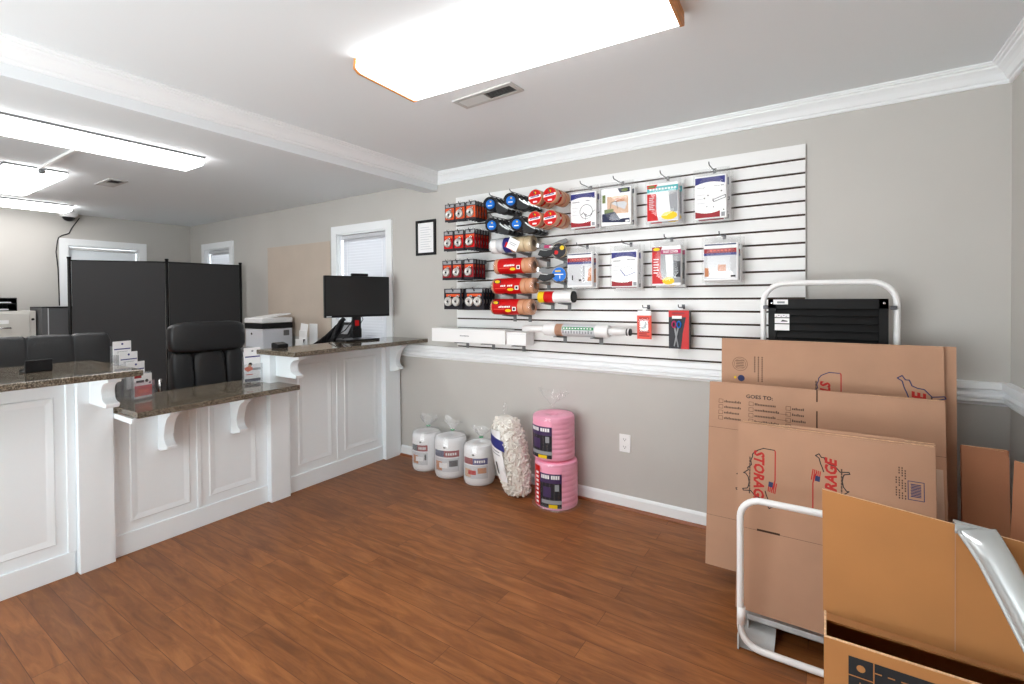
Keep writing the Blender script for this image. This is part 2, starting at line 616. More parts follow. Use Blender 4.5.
b.box((x0, W3[0] - cw, W3[2]), (x1, W3[0], W3[3] + cw)).box((x0, W3[1], W3[2]), (x1, W3[1] + cw, W3[3] + cw)).box((x0, W3[0], W3[3]), (x1, W3[1], W3[3] + cw))
b.box((x0 - 0.1, W3[0] - cw, W3[2] - 0.03), (x1 + 0.03, W3[1] + cw, W3[2]))
b.box((XF - 0.11, W3[0], W3[2]), (XF, W3[0] + 0.012, W3[3])).box((XF - 0.11, W3[1] - 0.012, W3[2]), (XF, W3[1], W3[3])).box((XF - 0.11, W3[0], W3[3] - 0.012), (XF, W3[1], W3[3]))
w3 = struct(b.build('window_3'))
MB('glass').box((XF - 0.10, W3[0], W3[2]), (XF - 0.095, W3[1], W3[3])).build('pane', w3)

def blinds(w, label, tilt=1.12):
    x0, x1, z0, z1 = w[0] + 0.02, w[1] - 0.02, w[2] + 0.01, w[3] - 0.015
    t = thing('window_blind', label, 'blind', ((x0 + x1) / 2, YB + 0.05, z0))
    MB('blind').box((x0, YB + 0.028, z1 - 0.035), (x1, YB + 0.068, z1)).build('headrail', t, bevel=0.004)
    s = MB('blind')
    z = z1 - 0.05
    while z > z0 + 0.03:
        c, sn = 0.0165 * math.cos(tilt), 0.0165 * math.sin(tilt)
        s.add([(x0 + 0.004, YB + 0.048 - c, z - sn), (x1 - 0.004, YB + 0.048 - c, z - sn), (x1 - 0.004, YB + 0.048, z + 0.002), (x0 + 0.004, YB + 0.048, z + 0.002),
               (x1 - 0.004, YB + 0.048 + c, z + sn), (x0 + 0.004, YB + 0.048 + c, z + sn)], [(0, 1, 2, 3), (3, 2, 4, 5)])
        z -= 0.0265
    s.build('slats', t)
    c = MB('white')
    for xx in (x0 + 0.08, x1 - 0.08):
        c.cyl((xx, YB + 0.033, z1 - 0.03), (xx, YB + 0.033, z0 + 0.01), 0.0012, 6)
    c.build('ladder_cord', t)
    MB('blind').box((x0, YB + 0.034, z0 + 0.002), (x1, YB + 0.062, z0 + 0.02)).build('bottom_rail', t)
blinds(W1, 'white slatted blind in the window behind the black monitor')
blinds(W2, 'white slatted blind in the small window above the charcoal screen')
t = thing('roller_shade', 'plain white roller shade in the window of the far wall', 'blind', (XF - 0.05, (W3[0] + W3[1]) / 2, W3[2]))
MB('shade').box((XF - 0.052, W3[0] + 0.015, W3[2] + 0.03), (XF - 0.05, W3[1] - 0.015, W3[3] - 0.03)).build('fabric', t)
MB('white').cyl((XF - 0.05, W3[0] + 0.014, W3[3] - 0.03), (XF - 0.05, W3[1] - 0.014, W3[3] - 0.03), 0.016).build('roller', t)
MB('white').cyl((XF - 0.05, W3[0] + 0.015, W3[2] + 0.026), (XF - 0.05, W3[1] - 0.015, W3[2] + 0.026), 0.008).build('hem_bar', t)

# tan board on the office wall
tag(MB('tan').box((-5.185, YB - 0.007, 0.98), (-4.085, YB - 0.0006, 1.94)).build('mounted_board', bevel=0.002),
    'plain tan board fixed flat to the office wall left of the monitor', 'board')

# ------------------------------------------------------------------ reception counter
def ring(b, y0, y1, z0, z1, w=0.034, h=0.005):
    """mitred moulding frame standing proud of the cabinet face"""
    prof = [(0, 0.0), (0.006, h), (0.014, h * 0.75), (w - 0.008, h * 0.35), (w, 0.0)]
    pts = []
    for d, hh in prof:
        pts.append([(XC + hh, y0 + d, z0 + d), (XC + hh, y1 - d, z0 + d), (XC + hh, y1 - d, z1 - d), (XC + hh, y0 + d, z1 - d)])
    b.loft(pts, caps=False, smooth=False)

def corbel(parent, y, x, ztop, h, d, w=0.055, a=0.66, b_=0.58, c=0.90, e=0.86):
    """scrolled bracket: square nose, concave sweep, small lip, flat foot"""
    def bez(p0, p1, p2, n=8):
        r = []
        for i in range(n + 1):
            t = i / n
            r.append(tuple((1 - t) ** 2 * p0[k] + 2 * t * (1 - t) * p1[k] + t * t * p2[k] for k in (0, 1)))
        return r
    q = [(0, 0), (d, 0), (d, -0.14 * h)] + bez((0.97 * d, -0.16 * h), (b_ * d, -0.22 * h), (a * d, -0.62 * h))
    q += bez((a * d, -0.64 * h), (a * d, -0.82 * h), (c * d, -0.85 * h), 5) + [(c * d, -0.92 * h), (e * d, -h), (0, -h)]
    b = MB('cab').prism([(x + p[0], ztop + p[1]) for p in q], 'Y', y - w / 2, y + w / 2)
    return b.build('corbel', parent, bevel=0.002)

def pilaster(parent, y0, y1, ztop):
    return MB('cab').box((-3.36, y0, 0), (-3.121, y1, ztop)).build('pilaster', parent, bevel=0.003)

# left section
t = thing('counter_base', 'white panelled tall counter section at the left edge, under the long brown worktop', 'counter', (-3.27, 0.1, 0))
b = MB('cab').box((-3.36, -0.9, 0), (XC, 0.81, 1.0))
b.build('body', t)
MB('cab').box((XC, -0.9, 0), (XC + 0.012, 0.80, 0.115)).build('plinth', t, bevel=0.003)
for y0, y1 in ((-0.62, -0.02), (0.12, 0.735)):
    b = MB('cab')
    ring(b, y0, y1, 0.17, 0.90)
    b.build('panel_moulding', t)
MB('cab').box((XC, 0.775, 0.115), (XC + 0.014, 0.81, 1.0)).build('corner_stile', t, bevel=0.004)
pilaster(t, 0.81, 0.955, 1.0)
corbel(t, 0.885, -3.121, 1.0, 0.15, 0.25)
# middle section
t = thing('counter_base', 'white panelled low middle counter section between the two pilasters', 'counter', (-3.27, 1.38, 0))
MB('cab').box((-3.36, 0.955, 0), (XC, 1.80, 0.778)).build('body', t)
MB('cab').box((XC, 0.956, 0), (XC + 0.010, 1.80, 0.115)).build('plinth', t, bevel=0.003)
MB('cab').box((XC, 0.956, 0.115), (XC + 0.008, 0.985, 0.778)).build('stile', t, bevel=0.003)
MB('cab').box((XC, 1.366, 0.115), (XC + 0.006, 1.392, 0.778)).build('stile', t, bevel=0.003)
MB('cab').box((-3.30, 0.957, 0.752), (-2.90, 0.972, 0.779)).build('cleat', t, bevel=0.003)
for y0, y1 in ((1.035, 1.33), (1.435, 1.725)):
    b = MB('cab')
    ring(b, y0, y1, 0.165, 0.735)
    b.build('panel_moulding', t)
corbel(t, 1.195, XC, 0.778, 0.255, 0.16, 0.05, 0.46, 0.60, 0.72, 0.20)
corbel(t, 1.59, XC, 0.778, 0.255, 0.16, 0.05, 0.46, 0.60, 0.72, 0.20)
# right section
t = thing('counter_base', 'white panelled tall counter section under the monitor, reaching the back wall', 'counter', (-3.27, 2.4, 0))
MB('cab').box((-3.36, 1.94, 0), (XC, 2.81, 1.0)).build('body', t)
MB('cab').box((XC, 1.94, 0), (XC + 0.010, 2.81, 0.115)).build('plinth', t, bevel=0.003)
MB('cab').box((XC, 2.355, 0.115), (XC + 0.005, 2.372, 1.0)).build('stile', t, bevel=0.002)
for y0, y1 in ((2.03, 2.31), (2.425, 2.755)):
    b = MB('cab')
    ring(b, y0, y1, 0.175, 0.90)
    b.build('panel_moulding', t)
pilaster(t, 1.801, 1.94, 1.0)
pilaster(t, 2.81, 2.976, 1.0)
corbel(t, 1.87, -3.121, 1.0, 0.15, 0.26)
corbel(t, 2.885, -3.121, 1.0, 0.25, 0.15, 0.055, 0.46, 0.60, 0.72, 0.20)

def slab(pts, z0, z1, label):
    o = MB('granite').prism(pts, 'Z', z0, z1).build('worktop', bevel=0.004)
    return tag(o, label, 'worktop')
slab([(-2.82, -0.9), (-2.82, 0.985), (-3.53, 0.985), (-3.53, -0.9)][::-1], 1.0, 1.031, 'polished brown granite worktop, long raised one at the left edge')
slab([(-2.875, 0.974), (-2.875, 1.862), (-3.118, 1.862), (-3.118, 1.799), (-3.42, 1.799), (-3.42, 0.957), (-3.119, 0.957), (-3.119, 0.974)][::-1], 0.779, 0.81,
     'polished brown granite worktop, lowest one holding the leaflet holders')
slab([(-2.83, 1.795), (-2.80, 2.955), (-2.80, 2.988), (-3.24, 2.988), (-3.24, 1.77)][::-1], 1.0, 1.031, 'polished brown granite worktop, raised one with the monitor on it')

# ------------------------------------------------------------------ slat wall
S0, S1, SB, ST, SY = -2.470, -0.090, 0.9755, 2.168, 2.972
t = thing('slatwall_panel', 'white slatwall panel with dark grooves on the back wall', 'display panel', ((S0 + S1) / 2, 2.98, SB))
MB('slot').box((S0 + 0.002, 2.983, SB), (S1 - 0.002, 2.9895, ST)).build('backing', t)
b = MB('slat')
pitch_s, gap = 0.0736, 0.0115
edges = [2.0905 - pitch_s * i for i in range(16)]
top = ST
for e in edges:
    b.box((S0, SY, e + gap / 2), (S1, 2.983, top))
    top = e - gap / 2
b.box((S0, SY, SB), (S1, 2.983, top))
b.build('slats', t)
def groove(z):
    return min(edges, key=lambda e: abs(e - z))

# ------------------------------------------------------------------ goods hanging on the slat wall
def scribble(b, x, y, w, h, z, slope):
    """row of small strokes where the print is too small to read"""
    r = random.Random(int(w * 1e4))
    n = 7
    for i in range(n):
        if i == 3 and w > 0.1:
            continue
        x0 = x + w * i / n
        x1 = x + w * (i + 0.74) / n
        hh = h * r.uniform(0.75, 1.0)
        yb = y + slope * (x0 - x) - h / 2
        b.poly([(x0, yb, z), (x1, yb, z), (x1 + h * 0.25, yb + hh, z), (x0 + h * 0.25, yb + hh, z)])

def hook(x, z, length, label, group='wire pegs on the slat wall'):
    """wire peg: a small plate in the groove and a rod with an upturned tip"""
    t = thing('peg_hook', label, 'hook', (x, SY, z), group)
    MB('wire').box((x - 0.009, SY - 0.004, z - 0.012), (x + 0.009, SY - 0.0005, z + 0.016)).build('plate', t, bevel=0.001)
    y1 = SY - length
    MB('wire').tube([(x, SY - 0.003, z), (x, y1 + 0.02, z), (x, y1 + 0.006, z + 0.004), (x, y1, z + 0.016)], 0.0030, 8).build('rod', t)
    return z

def bracket(x, z, depth, label, group='grey brackets under the stock on the slat wall'):
    """flat grey arm that carries a roll"""
    zz = z
    t = thing('shelf_bracket', label, 'bracket', (x, SY, zz), group)
    MB('greypl').box((x - 0.013, SY - 0.006, zz - 0.056), (x + 0.013, SY - 0.0005, zz - 0.002)).build('plate', t, bevel=0.001)
    b = MB('greypl').prism([(SY - 0.006, zz - 0.022), (SY - 0.006, zz - 0.002), (SY - depth, zz - 0.002), (SY - depth, zz - 0.008)], 'X', x - 0.013, x + 0.013)
    b.build('arm', t)
    return zz - 0.002

ORD = ['frontmost', 'second', 'third', 'fourth', 'fifth', 'sixth', 'seventh', 'eighth', 'ninth']
def place(i, n):
    return 'rearmost' if i == n - 1 else ORD[i] if i == 0 else ORD[i] + ' from the front'

# carded disc padlocks: four pegs at the left end
def lock_card(x, y, ztop, h, w, double, ink, label, group):
    t = thing('padlock_card', label, 'padlock', (x, y, ztop - h), group)
    b = MB('charcoal').box((x - w / 2, y, ztop - h), (x + w / 2, y + 0.003, ztop))
    b.at(wallframe(x - w / 2, y - 0.0004, ztop - h))
    b.use('midgrey').rect(w * 0.08, h * 0.80, w * 0.92, h * 0.96)
    b.use('inkblack').disc(w * 0.5, h * 0.9, 0.008, 0.0002, 12)
    b.use(ink).rect(w * 0.06, h * 0.12, w * 0.94, h * 0.76)
    b.use('orange').rect(w * 0.12, h * 0.62, w * 0.88, h * 0.74, 0.0002)
    b.use('charcoal').rect(0, 0, w, h * 0.12, 0.0002)
    b.build('card', t)
    for cx in ((-w * 0.22, w * 0.22) if double else (0.0,)):
        r = w * 0.2 if double else w * 0.33
        zc = ztop - h * 0.62
        c = MB('lock')
        c.at(frame((x + cx, y, zc), (1, 0, 0), (0, 0, 1)))
        c.lathe([(r * 0.9, 0.0), (r, 0.004), (r, 0.016), (r * 0.85, 0.021), (r * 0.62, 0.022), (r * 0.6, 0.019), (0.001, 0.0185)], n=20, caps=False)
        d = c.build('lock_body', t)
        k = MB('inkblack')
        k.at(frame((x + cx, y - 0.0195, zc), (1, 0, 0), (0, 0, 1))).disc(0, 0, r * 0.28, 0, 12)
        k.use('chrome').at(frame((x + cx + r * 0.55, y - 0.011, zc + r * 0.75), (1, 0, 0), (0, 0, 1)))
        k.tube([(-r * 0.5, 0, 0), (-r * 0.35, r * 0.45, 0), (r * 0.05, r * 0.5, 0), (r * 0.3, r * 0.15, 0)], 0.004, 8)
        k.build('shackle', d)
    MB('film').box((x - 0.012, y + 0.0005, ztop + 0.0005), (x + 0.012, y + 0.0015, ztop + 0.014)).build('hang_tab', t)
    return t

rows = [
    ('top', 2.072, 0.132, 0.094, 'orange', 'orange and red', (-2.358, -2.258, -2.158), (2, 2, 5)),
    ('second', 1.872, 0.150, 0.094, 'red', 'bright red', (-2.372, -2.272, -2.168), (2, 2, 6)),
    ('third', 1.652, 0.146, 0.094, 'dkred', 'dark red', (-2.388, -2.292, -2.180), (2, 5, 5)),
]
PEG = ('left', 'middle', 'right')
for nm, zt, h, w, ink, hue, xs, ns in rows:
    for x, n, pg in zip(xs, ns, PEG):
        hook(x, zt - 0.010, SY - 2.745, 'wire peg of the %s padlock row, its %s peg' % (nm, pg))
        for i in range(n):
            lock_card(x, 2.765 + i * 0.034, zt, h, w, False, ink, '%s disc padlock card, %s on the %s peg of the %s padlock row' % (hue, ORD[i], pg, nm), 'carded disc padlocks, %s row' % nm)
for x, n, pg in ((-2.335, 4, 'left'), (-2.135, 5, 'right')):
    hook(x, 1.440 - 0.010, SY - 2.745, 'wire peg of the lowest padlock row, its %s peg' % pg)
    for i in range(n):
        lock_card(x, 2.765 + i * 0.034, 1.440, 0.155, 0.172, True, 'charcoal', 'dark twin padlock card, %s on the %s peg of the lowest padlock row' % (ORD[i], pg), 'carded twin padlocks, lowest row')

# tape dispensers with blue hubs: four pegs of four
def tape_gun(x, y, z, label, group):
    t = thing('tape_dispenser', label, 'tape dispenser', (x, y, z - 0.06), group)
    def L(dx, dy, dz):
        return frame((x + dx, y + dy, z + dz), (0.94, 0.34, 0), (0, 0, 1))
    b = MB('charcoal').at(L(0, 0, 0))
    b.lathe([(0.024, -0.022), (0.046, -0.022), (0.046, 0.020), (0.024, 0.020)], n=28, caps=False)
    b.build('tape_roll', t)
    b = MB('blue').at(L(0, 0, 0))
    b.lathe([(0.030, 0.0), (0.033, 0.020), (0.031, 0.026), (0.012, 0.028), (0.001, 0.028)], n=24, caps=False)
    b.use('yellow').disc(0.004, 0.016, 0.006, 0.0285, 10)
    b.use('white').rect(-0.016, -0.014, 0.014, -0.008, 0.0285)
    b.build('hub', t)
    # black frame: hood over the roll and a tail running down to the cutter
    out = arc(0, 0, 0.053, 2.9, 0.15, 14) + [(0.072, -0.012), (0.093, -0.026), (0.116, -0.042), (0.125, -0.041)]
    inn = [(0.124, -0.053), (0.104, -0.061), (0.070, -0.060), (0.040, -0.050)] + arc(0, 0, 0.044, -0.6, 2.9, 12)[1:]
    b = MB('blackpl').at(L(0, 0, 0))
    b.prism(out + inn, 'Z', -0.023, 0.023)
    b.build('frame', t)
    b = MB('silver').at(L(0, 0, 0))
    b.prism([(0.056, 0.006), (0.074, -0.011), (0.095, -0.025), (0.123, -0.040), (0.125, -0.034), (0.098, -0.018), (0.078, -0.004), (0.061, 0.012)], 'Z', -0.0245, 0.0245)
    b.build('cutter_blade', t)
    MB('blackpl').box((x - 0.008, y + 0.004, z + 0.051), (x + 0.008, y + 0.008, z + 0.060)).build('hang_tab', t)
    return t
gi = 0
for px, pz, nm in ((-1.955, 2.018, 'upper left'), (-1.785, 2.024, 'upper right'), (-1.945, 1.872, 'lower left'), (-1.740, 1.862, 'lower right')):
    hook(px, pz + 0.064, 0.26, 'wire peg of the %s set of blue hubbed tape dispensers' % nm)
    g0 = None
    for i, y in enumerate((2.735, 2.79, 2.845, 2.90)):
        lab = 'black tape dispenser with round blue hub, %s of the %s four' % (place(i, 4), nm)
        if gi == 0:
            proto = tape_gun(px, y, pz, lab, 'tape dispensers with blue hubs')
            pbase = Vector((px, y, pz))
            ploc = WLOC[proto.name].copy()
        else:
            dup(proto, ploc + Vector((px, y, pz)) - pbase, lab)
        gi += 1

# red faced tape rolls: four pegs of three
def tape_roll(x, y, z, label, group):
    t = thing('tape_roll', label, 'tape', (x, y, z - 0.048), group)
    b = MB('tape').at(wallframe(x, y, z))
    b.lathe([(0.028, -0.05), (0.050, -0.05), (0.051, -0.048), (0.051, -0.002), (0.050, 0.0), (0.028, 0.0)], n=32, caps=False)
    b.build('roll', t)
    b = MB('tapetan').at(wallframe(x, y, z))
    b.lathe([(0.028, -0.0498), (0.028, -0.0002), (0.026, -0.0002), (0.026, -0.0498)], n=24, caps=False)
    b.build('core', t)
    b = MB('red').at(wallframe(x, y, z))
    b.disc(0, 0, 0.0475, 0.0008, 32)
    b.use('white').poly([(-0.046, -0.012, 0.0012), (0.043, -0.002, 0.0012), (0.044, 0.014, 0.0012), (-0.045, 0.004, 0.0012)])
    b.use('navy')
    scribble(b, -0.034, 0.001, 0.066, 0.011, 0.0016, 0.10)
    b.use('yellow').disc(0.002, 0.026, 0.008, 0.0014, 12)
    b.use('white').rect(-0.014, -0.036, 0.016, -0.026, 0.0014)
    b.build('face_label', t)
    MB('film').box((x - 0.008, y + 0.01, z + 0.0505), (x + 0.008, y + 0.02, z + 0.058)).build('hang_tab', t)
    return t
proto = None
for px, pz, nm in ((-1.592, 2.026, 'upper left'), (-1.482, 2.026, 'upper right'), (-1.597, 1.884, 'lower left'), (-1.482, 1.880, 'lower right')):
    hook(px, pz + 0.021, 0.27, 'wire peg of the %s red faced tape rolls' % nm)
    for i, y in enumerate((2.72, 2.80, 2.862)):
        lab = 'tan tape roll with red face label, %s of the %s three' % (place(i, 3), nm)
        if proto is None:
            proto = tape_roll(px, y, pz, lab, 'red faced tape rolls')
            pbase = Vector((px, y, pz))
            ploc = WLOC[proto.name].copy()
        else:
            dup(proto, ploc + Vector((px, y, pz)) - pbase, lab)

# six packs of tape lying on brackets
def six_pack(x0, x1, z, label, sleeve, f0, f1, logo):
    y, r = 2.862, 0.055
    xm = (x0 + x1) / 2
    t = thing('tape_multipack', label, 'tape', (xm, y, z))
    T = frame((x0, y, z + r), (0, 0, 1), (0, -1, 0))  # local z runs along -x? handled below
    n = 6
    step = (x1 - x0) / n
    for k in range(n):
        b = MB('tape' if sleeve != 'mixed' else ['white', 'ltgrey', 'navy', 'tapetan', 'tapetan', 'tapetan'][k])
        a = x0 + k * step + 0.001
        e = x0 + (k + 1) * step - 0.001
        rings = []
        for rr, xx in ((0.026, a), (r - 0.003, a), (r, a + 0.003), (r, e - 0.003), (r - 0.003, e), (0.026, e)):
            rings.append([(xx, y + rr * math.cos(2 * PI * i / 28), z + r + rr * math.sin(2 * PI * i / 28)) for i in range(28)])
        b.loft(rings, caps=False)
        b.build('roll', t)
    if sleeve == 'mixed':
        b = MB('red')
        b.at(frame((x0 + (x1 - x0) * 0.60, y - r - 0.0015, z + 0.046), (0.85, 0, -0.42), (0.42, 0, 0.85)))
        b.box((-0.062, -0.036, 0), (0.040, 0.0, 0.001)).use('paper').box((-0.045, -0.034, 0), (0.045, 0.044, 0.0012))
        b.use('midgrey').rect(-0.03, 0.01, 0.03, 0.014, 0.0016).rect(-0.03, -0.002, 0.022, 0.002, 0.0016)
        b.build('hang_tag', t)
    else:
        s0, s1 = x0 + (x1 - x0) * f0, x0 + (x1 - x0) * f1
        b = MB('red')
        rings = []
        for xx in (s0, s1):
            rings.append([(xx, y + (r + 0.0015) * math.cos(2 * PI * i / 40), z + r + (r + 0.0015) * math.sin(2 * PI * i / 40)) for i in range(40)])
        b.loft(rings, caps=False)
        b.at(wallframe(s0, y - r - 0.0022, z))
        w = s1 - s0
        q = 0.0
        if logo:
            b.use('dnavy').rect(w * 0.04, 0.075, w * 0.30, 0.096, q + 0.0).use('yellow').disc(w * 0.17, 0.086, w * 0.10, 0.0004, 20, 0.010)
        b.use('white')
        scribble(b, w * 0.28, 0.056, w * 0.46, 0.013, 0.0004, 0.02)
        b.use('white').rect(w * 0.82, 0.028, w * 0.96, 0.056, 0.0004).use('inkblack').rect(w * 0.85, 0.033, w * 0.93, 0.050, 0.0008)
        b.use('yellow').disc(w * 0.66, 0.030, w * 0.12, 0.0004, 20, 0.010)
        b.use('coral').rect(w * 0.08, 0.036, w * 0.5, 0.041, 0.0004)
        b.build('sleeve', t)
    for xx, sg in ((x0, -1), (x1, 1)):
        ends = MB('film')
        rings = []
        for rr, d in ((r + 0.001, -0.02), (r + 0.001, 0.0), (r * 0.9, 0.010), (r * 0.5, 0.014), (0.004, 0.012)):
            rings.append([(xx + sg * d, y + rr * math.cos(2 * PI * i / 24), z + r + rr * math.sin(2 * PI * i / 24)) for i in range(24)])
        ends.loft(rings, caps=False)
        ends.build('shrink_wrap', t)

PACKS = [(1.690, 'mixed', 0, 0, 'mixed pack of clear and blue tapes with a white tag, top of the four multipacks', -2.030, -1.685),
         (1.540, 'red', 0.12, 0.75, 'red sleeved tape multipack, directly under the tagged mixed pack', -1.995, -1.680),
         (1.398, 'red', 0.06, 0.72, 'red sleeved tape multipack with yellow oval, middle of the red ones', -2.015, -1.675),
         (1.250, 'red', 0.05, 0.70, 'red sleeved tape multipack with yellow oval, lowest of the red ones', -2.025, -1.695)]
for k, (z, sl, f0, f1, lab, a, e) in enumerate(PACKS):
    zz = None
    for j, bx in enumerate((-1.915, -1.785)):
        zz = bracket(bx, z, 0.15, 'grey bracket under the %s tape multipack, its %s one' % (['tagged mixed', 'upper red', 'middle red', 'lowest red'][k], ['left', 'right'][j]))
    six_pack(a, e, zz + 0.001, lab, sl, f0, f1, k >= 2)

# two large pistol grip tape guns on brackets
def pistol_gun(x, z, mirror, hubm, label):
    y = 2.87
    t = thing('tape_gun', label, 'tape dispenser', (x, y, z))
    T = frame((x, y, z), (mirror * 0.93, 0.30, 0), (0, 0, 1)) if mirror > 0 else frame((x, y, z), (0.93, 0.30, 0), (0, 0, 1))
    b = MB('greypl').at(T)
    b.prism([(-0.085, 0.075), (-0.06, 0.10), (-0.02, 0.085), (0.02, 0.095), (0.06, 0.112), (0.105, 0.125), (0.115, 0.100), (0.07, 0.085), (0.04, 0.06), (0.05, 0.02), (0.03, 0.0), (0.0, 0.01), (-0.02, 0.05), (-0.06, 0.055)], 'Z', -0.022, 0.022)
    b.build('body', t, bevel=0.004)
    b = MB('blackpl').at(T)
    b.prism([(-0.09, 0.018), (-0.05, 0.0), (-0.005, 0.012), (0.03, 0.03), (0.02, 0.055), (-0.03, 0.045), (-0.075, 0.05)], 'Z', -0.026, 0.026)
    b.build('grip', t, bevel=0.004)
    b = MB('tapetan').at(T)
    rr = 0.05
    c = (0.055, 0.045)
    rings = []
    for r_, zz in ((0.03, -0.024), (rr, -0.024), (rr, 0.024), (0.03, 0.024)):
        rings.append([(c[0] + r_ * math.cos(2 * PI * i / 28), c[1] + r_ * math.sin(2 * PI * i / 28), zz) for i in range(28)])
    b.loft(rings, caps=False)
    b.build('tape_roll', t)
    b = MB(hubm).at(T)
    b.disc(c[0], c[1], 0.048, 0.0245, 28)
    if hubm == 'blue':
        b.use('yellow').rect(c[0] - 0.025, c[1] + 0.018, c[0] + 0.012, c[1] + 0.028, 0.0249)
        b.use('white').text('1', c[0] + 0.006, c[1] - 0.018, 0.02, 0.0249, 0, 0.02).rect(c[0] - 0.03, c[1] - 0.002, c[0] + 0.03, c[1] + 0.004, 0.0249)
    else:
        b.use('yellow').disc(c[0] + 0.022, c[1] + 0.016, 0.015, 0.0249, 16).use('red').disc(c[0] - 0.018, c[1] - 0.014, 0.014, 0.0249, 16)
        b.use('magenta').at(T).box((-0.045, 0.062, 0.022), (0.0, 0.082, 0.024)).use('white').box((-0.01, 0.066, 0.022), (0.05, 0.074, 0.0245))
    b.build('hub_label', t)
    b = MB('chrome').at(T)
    b.prism([(-0.095, 0.07), (-0.082, 0.07), (-0.08, 0.092), (-0.092, 0.095)], 'Z', -0.026, 0.026)
    b.build('cutter_blade', t)
for z, m, hm, lab, nm in ((1.640, 1, 'charcoal', 'grey pistol grip tape gun with orange label, above the blue labelled one', 'upper'),
                          (1.478, 1, 'blue', 'grey pistol grip tape gun with round blue label', 'lower')):
    zz = 0
    for j, bx in enumerate((-1.63, -1.50)):
        zz = bracket(bx, z, 0.15, 'grey bracket under the %s pistol grip tape gun, its %s one' % (nm, ['left', 'right'][j]))
    pistol_gun(-1.555, zz + 0.001, m, hm, lab)

# covers in clear bags: eight pegs, front bag and one behind each
def cover_bag(x0, x1, z0, z1, y, print_fn, label, group, thick=0.022):
    w, h = x1 - x0, z1 - z0
    xm = (x0 + x1) / 2
    t = thing('cover_bag', label, 'bagged cover', (xm, y, z0), group)
    def pillow(a0, a1, b0, b1, ya, yb, name, mt, k):
        c = MB(mt)
        rings = []
        nn = 6
        for i in range(nn + 1):
            u = i / nn
            d = (ya + yb) / 2
            half = (yb - ya) / 2 * (0.25 + 0.75 * math.sin(PI * u) ** 0.5)
            zz = b0 + (b1 - b0) * u
            ring = []
            for j in range(9):
                v = j / 8
                ring.append((a0 + (a1 - a0) * v, d - half * (0.3 + 0.7 * math.sin(PI * v) ** 0.4), zz))
            for j in range(8, -1, -1):
                v = j / 8
                ring.append((a0 + (a1 - a0) * v, d + half * (0.3 + 0.7 * math.sin(PI * v) ** 0.4), zz))
            rings.append(ring)
        c.loft(rings)
        return c.build(name, t)
    pillow(x0 + 0.004, x1 - 0.004, z0 + 0.004, z0 + h * 0.88, y, y + thick, 'folded_cover', 'paper', 1)
    b = MB('paper').at(wallframe(x0 + 0.008, y - 0.003, z0 + 0.006))
    iw, ih = w - 0.016, h * 0.86
    b.rect(0, 0, iw, ih, 0)
    print_fn(b, iw, ih)
    b.build('printed_insert', t)
    pillow(x0 - 0.006, x1 + 0.008, z0 - 0.010, z1 + 0.010, y - 0.008, y + thick + 0.004, 'clear_pouch', 'film', 1)
    MB('film').box((xm - 0.02, y + 0.008, z1 + 0.0105), (xm + 0.02, y + 0.010, z1 + 0.0145)).build('hang_tab', t)
    return t

def wave_band(b, m, w, y0, y1, d, up, z=0.0005):
    n = 10
    top = [(w * i / n, y1 - (0 if up else 0) + (d * math.sin(PI * i / n) if not up else 0)) for i in range(n + 1)]
    bot = [(w * i / n, y0 + (d * math.sin(PI * i / n) if up else 0)) for i in range(n + 1)]
    b.use(m)
    for i in range(n):
        b.poly([(bot[i][0], bot[i][1], z), (bot[i + 1][0], bot[i + 1][1], z), (top[i + 1][0], top[i + 1][1], z), (top[i][0], top[i][1], z)])

def lines(b, m, x, y, w, n, dy, th, z=0.0006):
    b.use(m)
    for i in range(n):
        b.rect(x, y - i * dy, x + w * (1 if i % 2 == 0 else 0.75), y - i * dy + th, z)

def ins_white(draw):
    def f(b, w, h):
        wave_band(b, 'navy', w * 0.96, h * 0.80, h * 0.97, h * 0.06, True)
        b.use('dkred')
        n = 8
        for i in range(n):
            a, c = i / n, (i + 1) / n
            ya, yc = h * 0.17 - h * 0.05 * math.sin(PI * a), h * 0.17 - h * 0.05 * math.sin(PI * c)
            b.poly([(w * 0.80 * a, h * 0.02, 0.0005), (w * 0.80 * c, h * 0.02, 0.0005), (w * 0.80 * c, yc, 0.0005), (w * 0.80 * a, ya, 0.0005)])
        b.use('midgrey').rect(w * 0.84, h * 0.03, w * 0.96, h * 0.13, 0.0005)
        lines(b, 'midgrey', w * 0.06, h * 0.72, w * 0.30, 1, 0.01, 0.005)
        lines(b, 'midgrey', w * 0.60, h * 0.74, w * 0.32, 1, 0.01, 0.005)
        lines(b, 'ltgrey', w * 0.06, h * 0.56, w * 0.25, 3, h * 0.1, 0.003)
        draw(b, w, h)
    return f
def d_chair(b, w, h):
    b.use('inkblack')
    c = (w * 0.62, h * 0.44)
    b.strip([(c[0] + w * 0.25 * math.cos(a), c[1] + h * 0.20 * math.sin(a)) for a in [i * 2 * PI / 24 for i in range(24)]], 0.0032, 0.0008, True)
    b.strip([(w * 0.42, h * 0.36), (w * 0.52, h * 0.42), (w * 0.60, h * 0.30), (w * 0.78, h * 0.32), (w * 0.88, h * 0.42), (w * 0.96, h * 0.46)], 0.0042, 0.0008)
    b.strip([(w * 0.60, h * 0.20), (w * 0.60, h * 0.38), (w * 0.66, h * 0.32)], 0.0034, 0.0008)
def d_parts(b, w, h):
    b.use('inkblack')
    for a, c in ((0.30, 0.48), (0.42, 0.54), (0.38, 0.28), (0.58, 0.42), (0.60, 0.26), (0.85, 0.62), (0.92, 0.18)):
        b.disc(w * a, h * c, 0.004, 0.0008, 8)
    b.strip([(w * 0.58, h * 0.46), (w * 0.60, h * 0.38), (w * 0.98, h * 0.46), (w * 0.98, h * 0.52), (w * 0.62, h * 0.44)], 0.003, 0.0008)
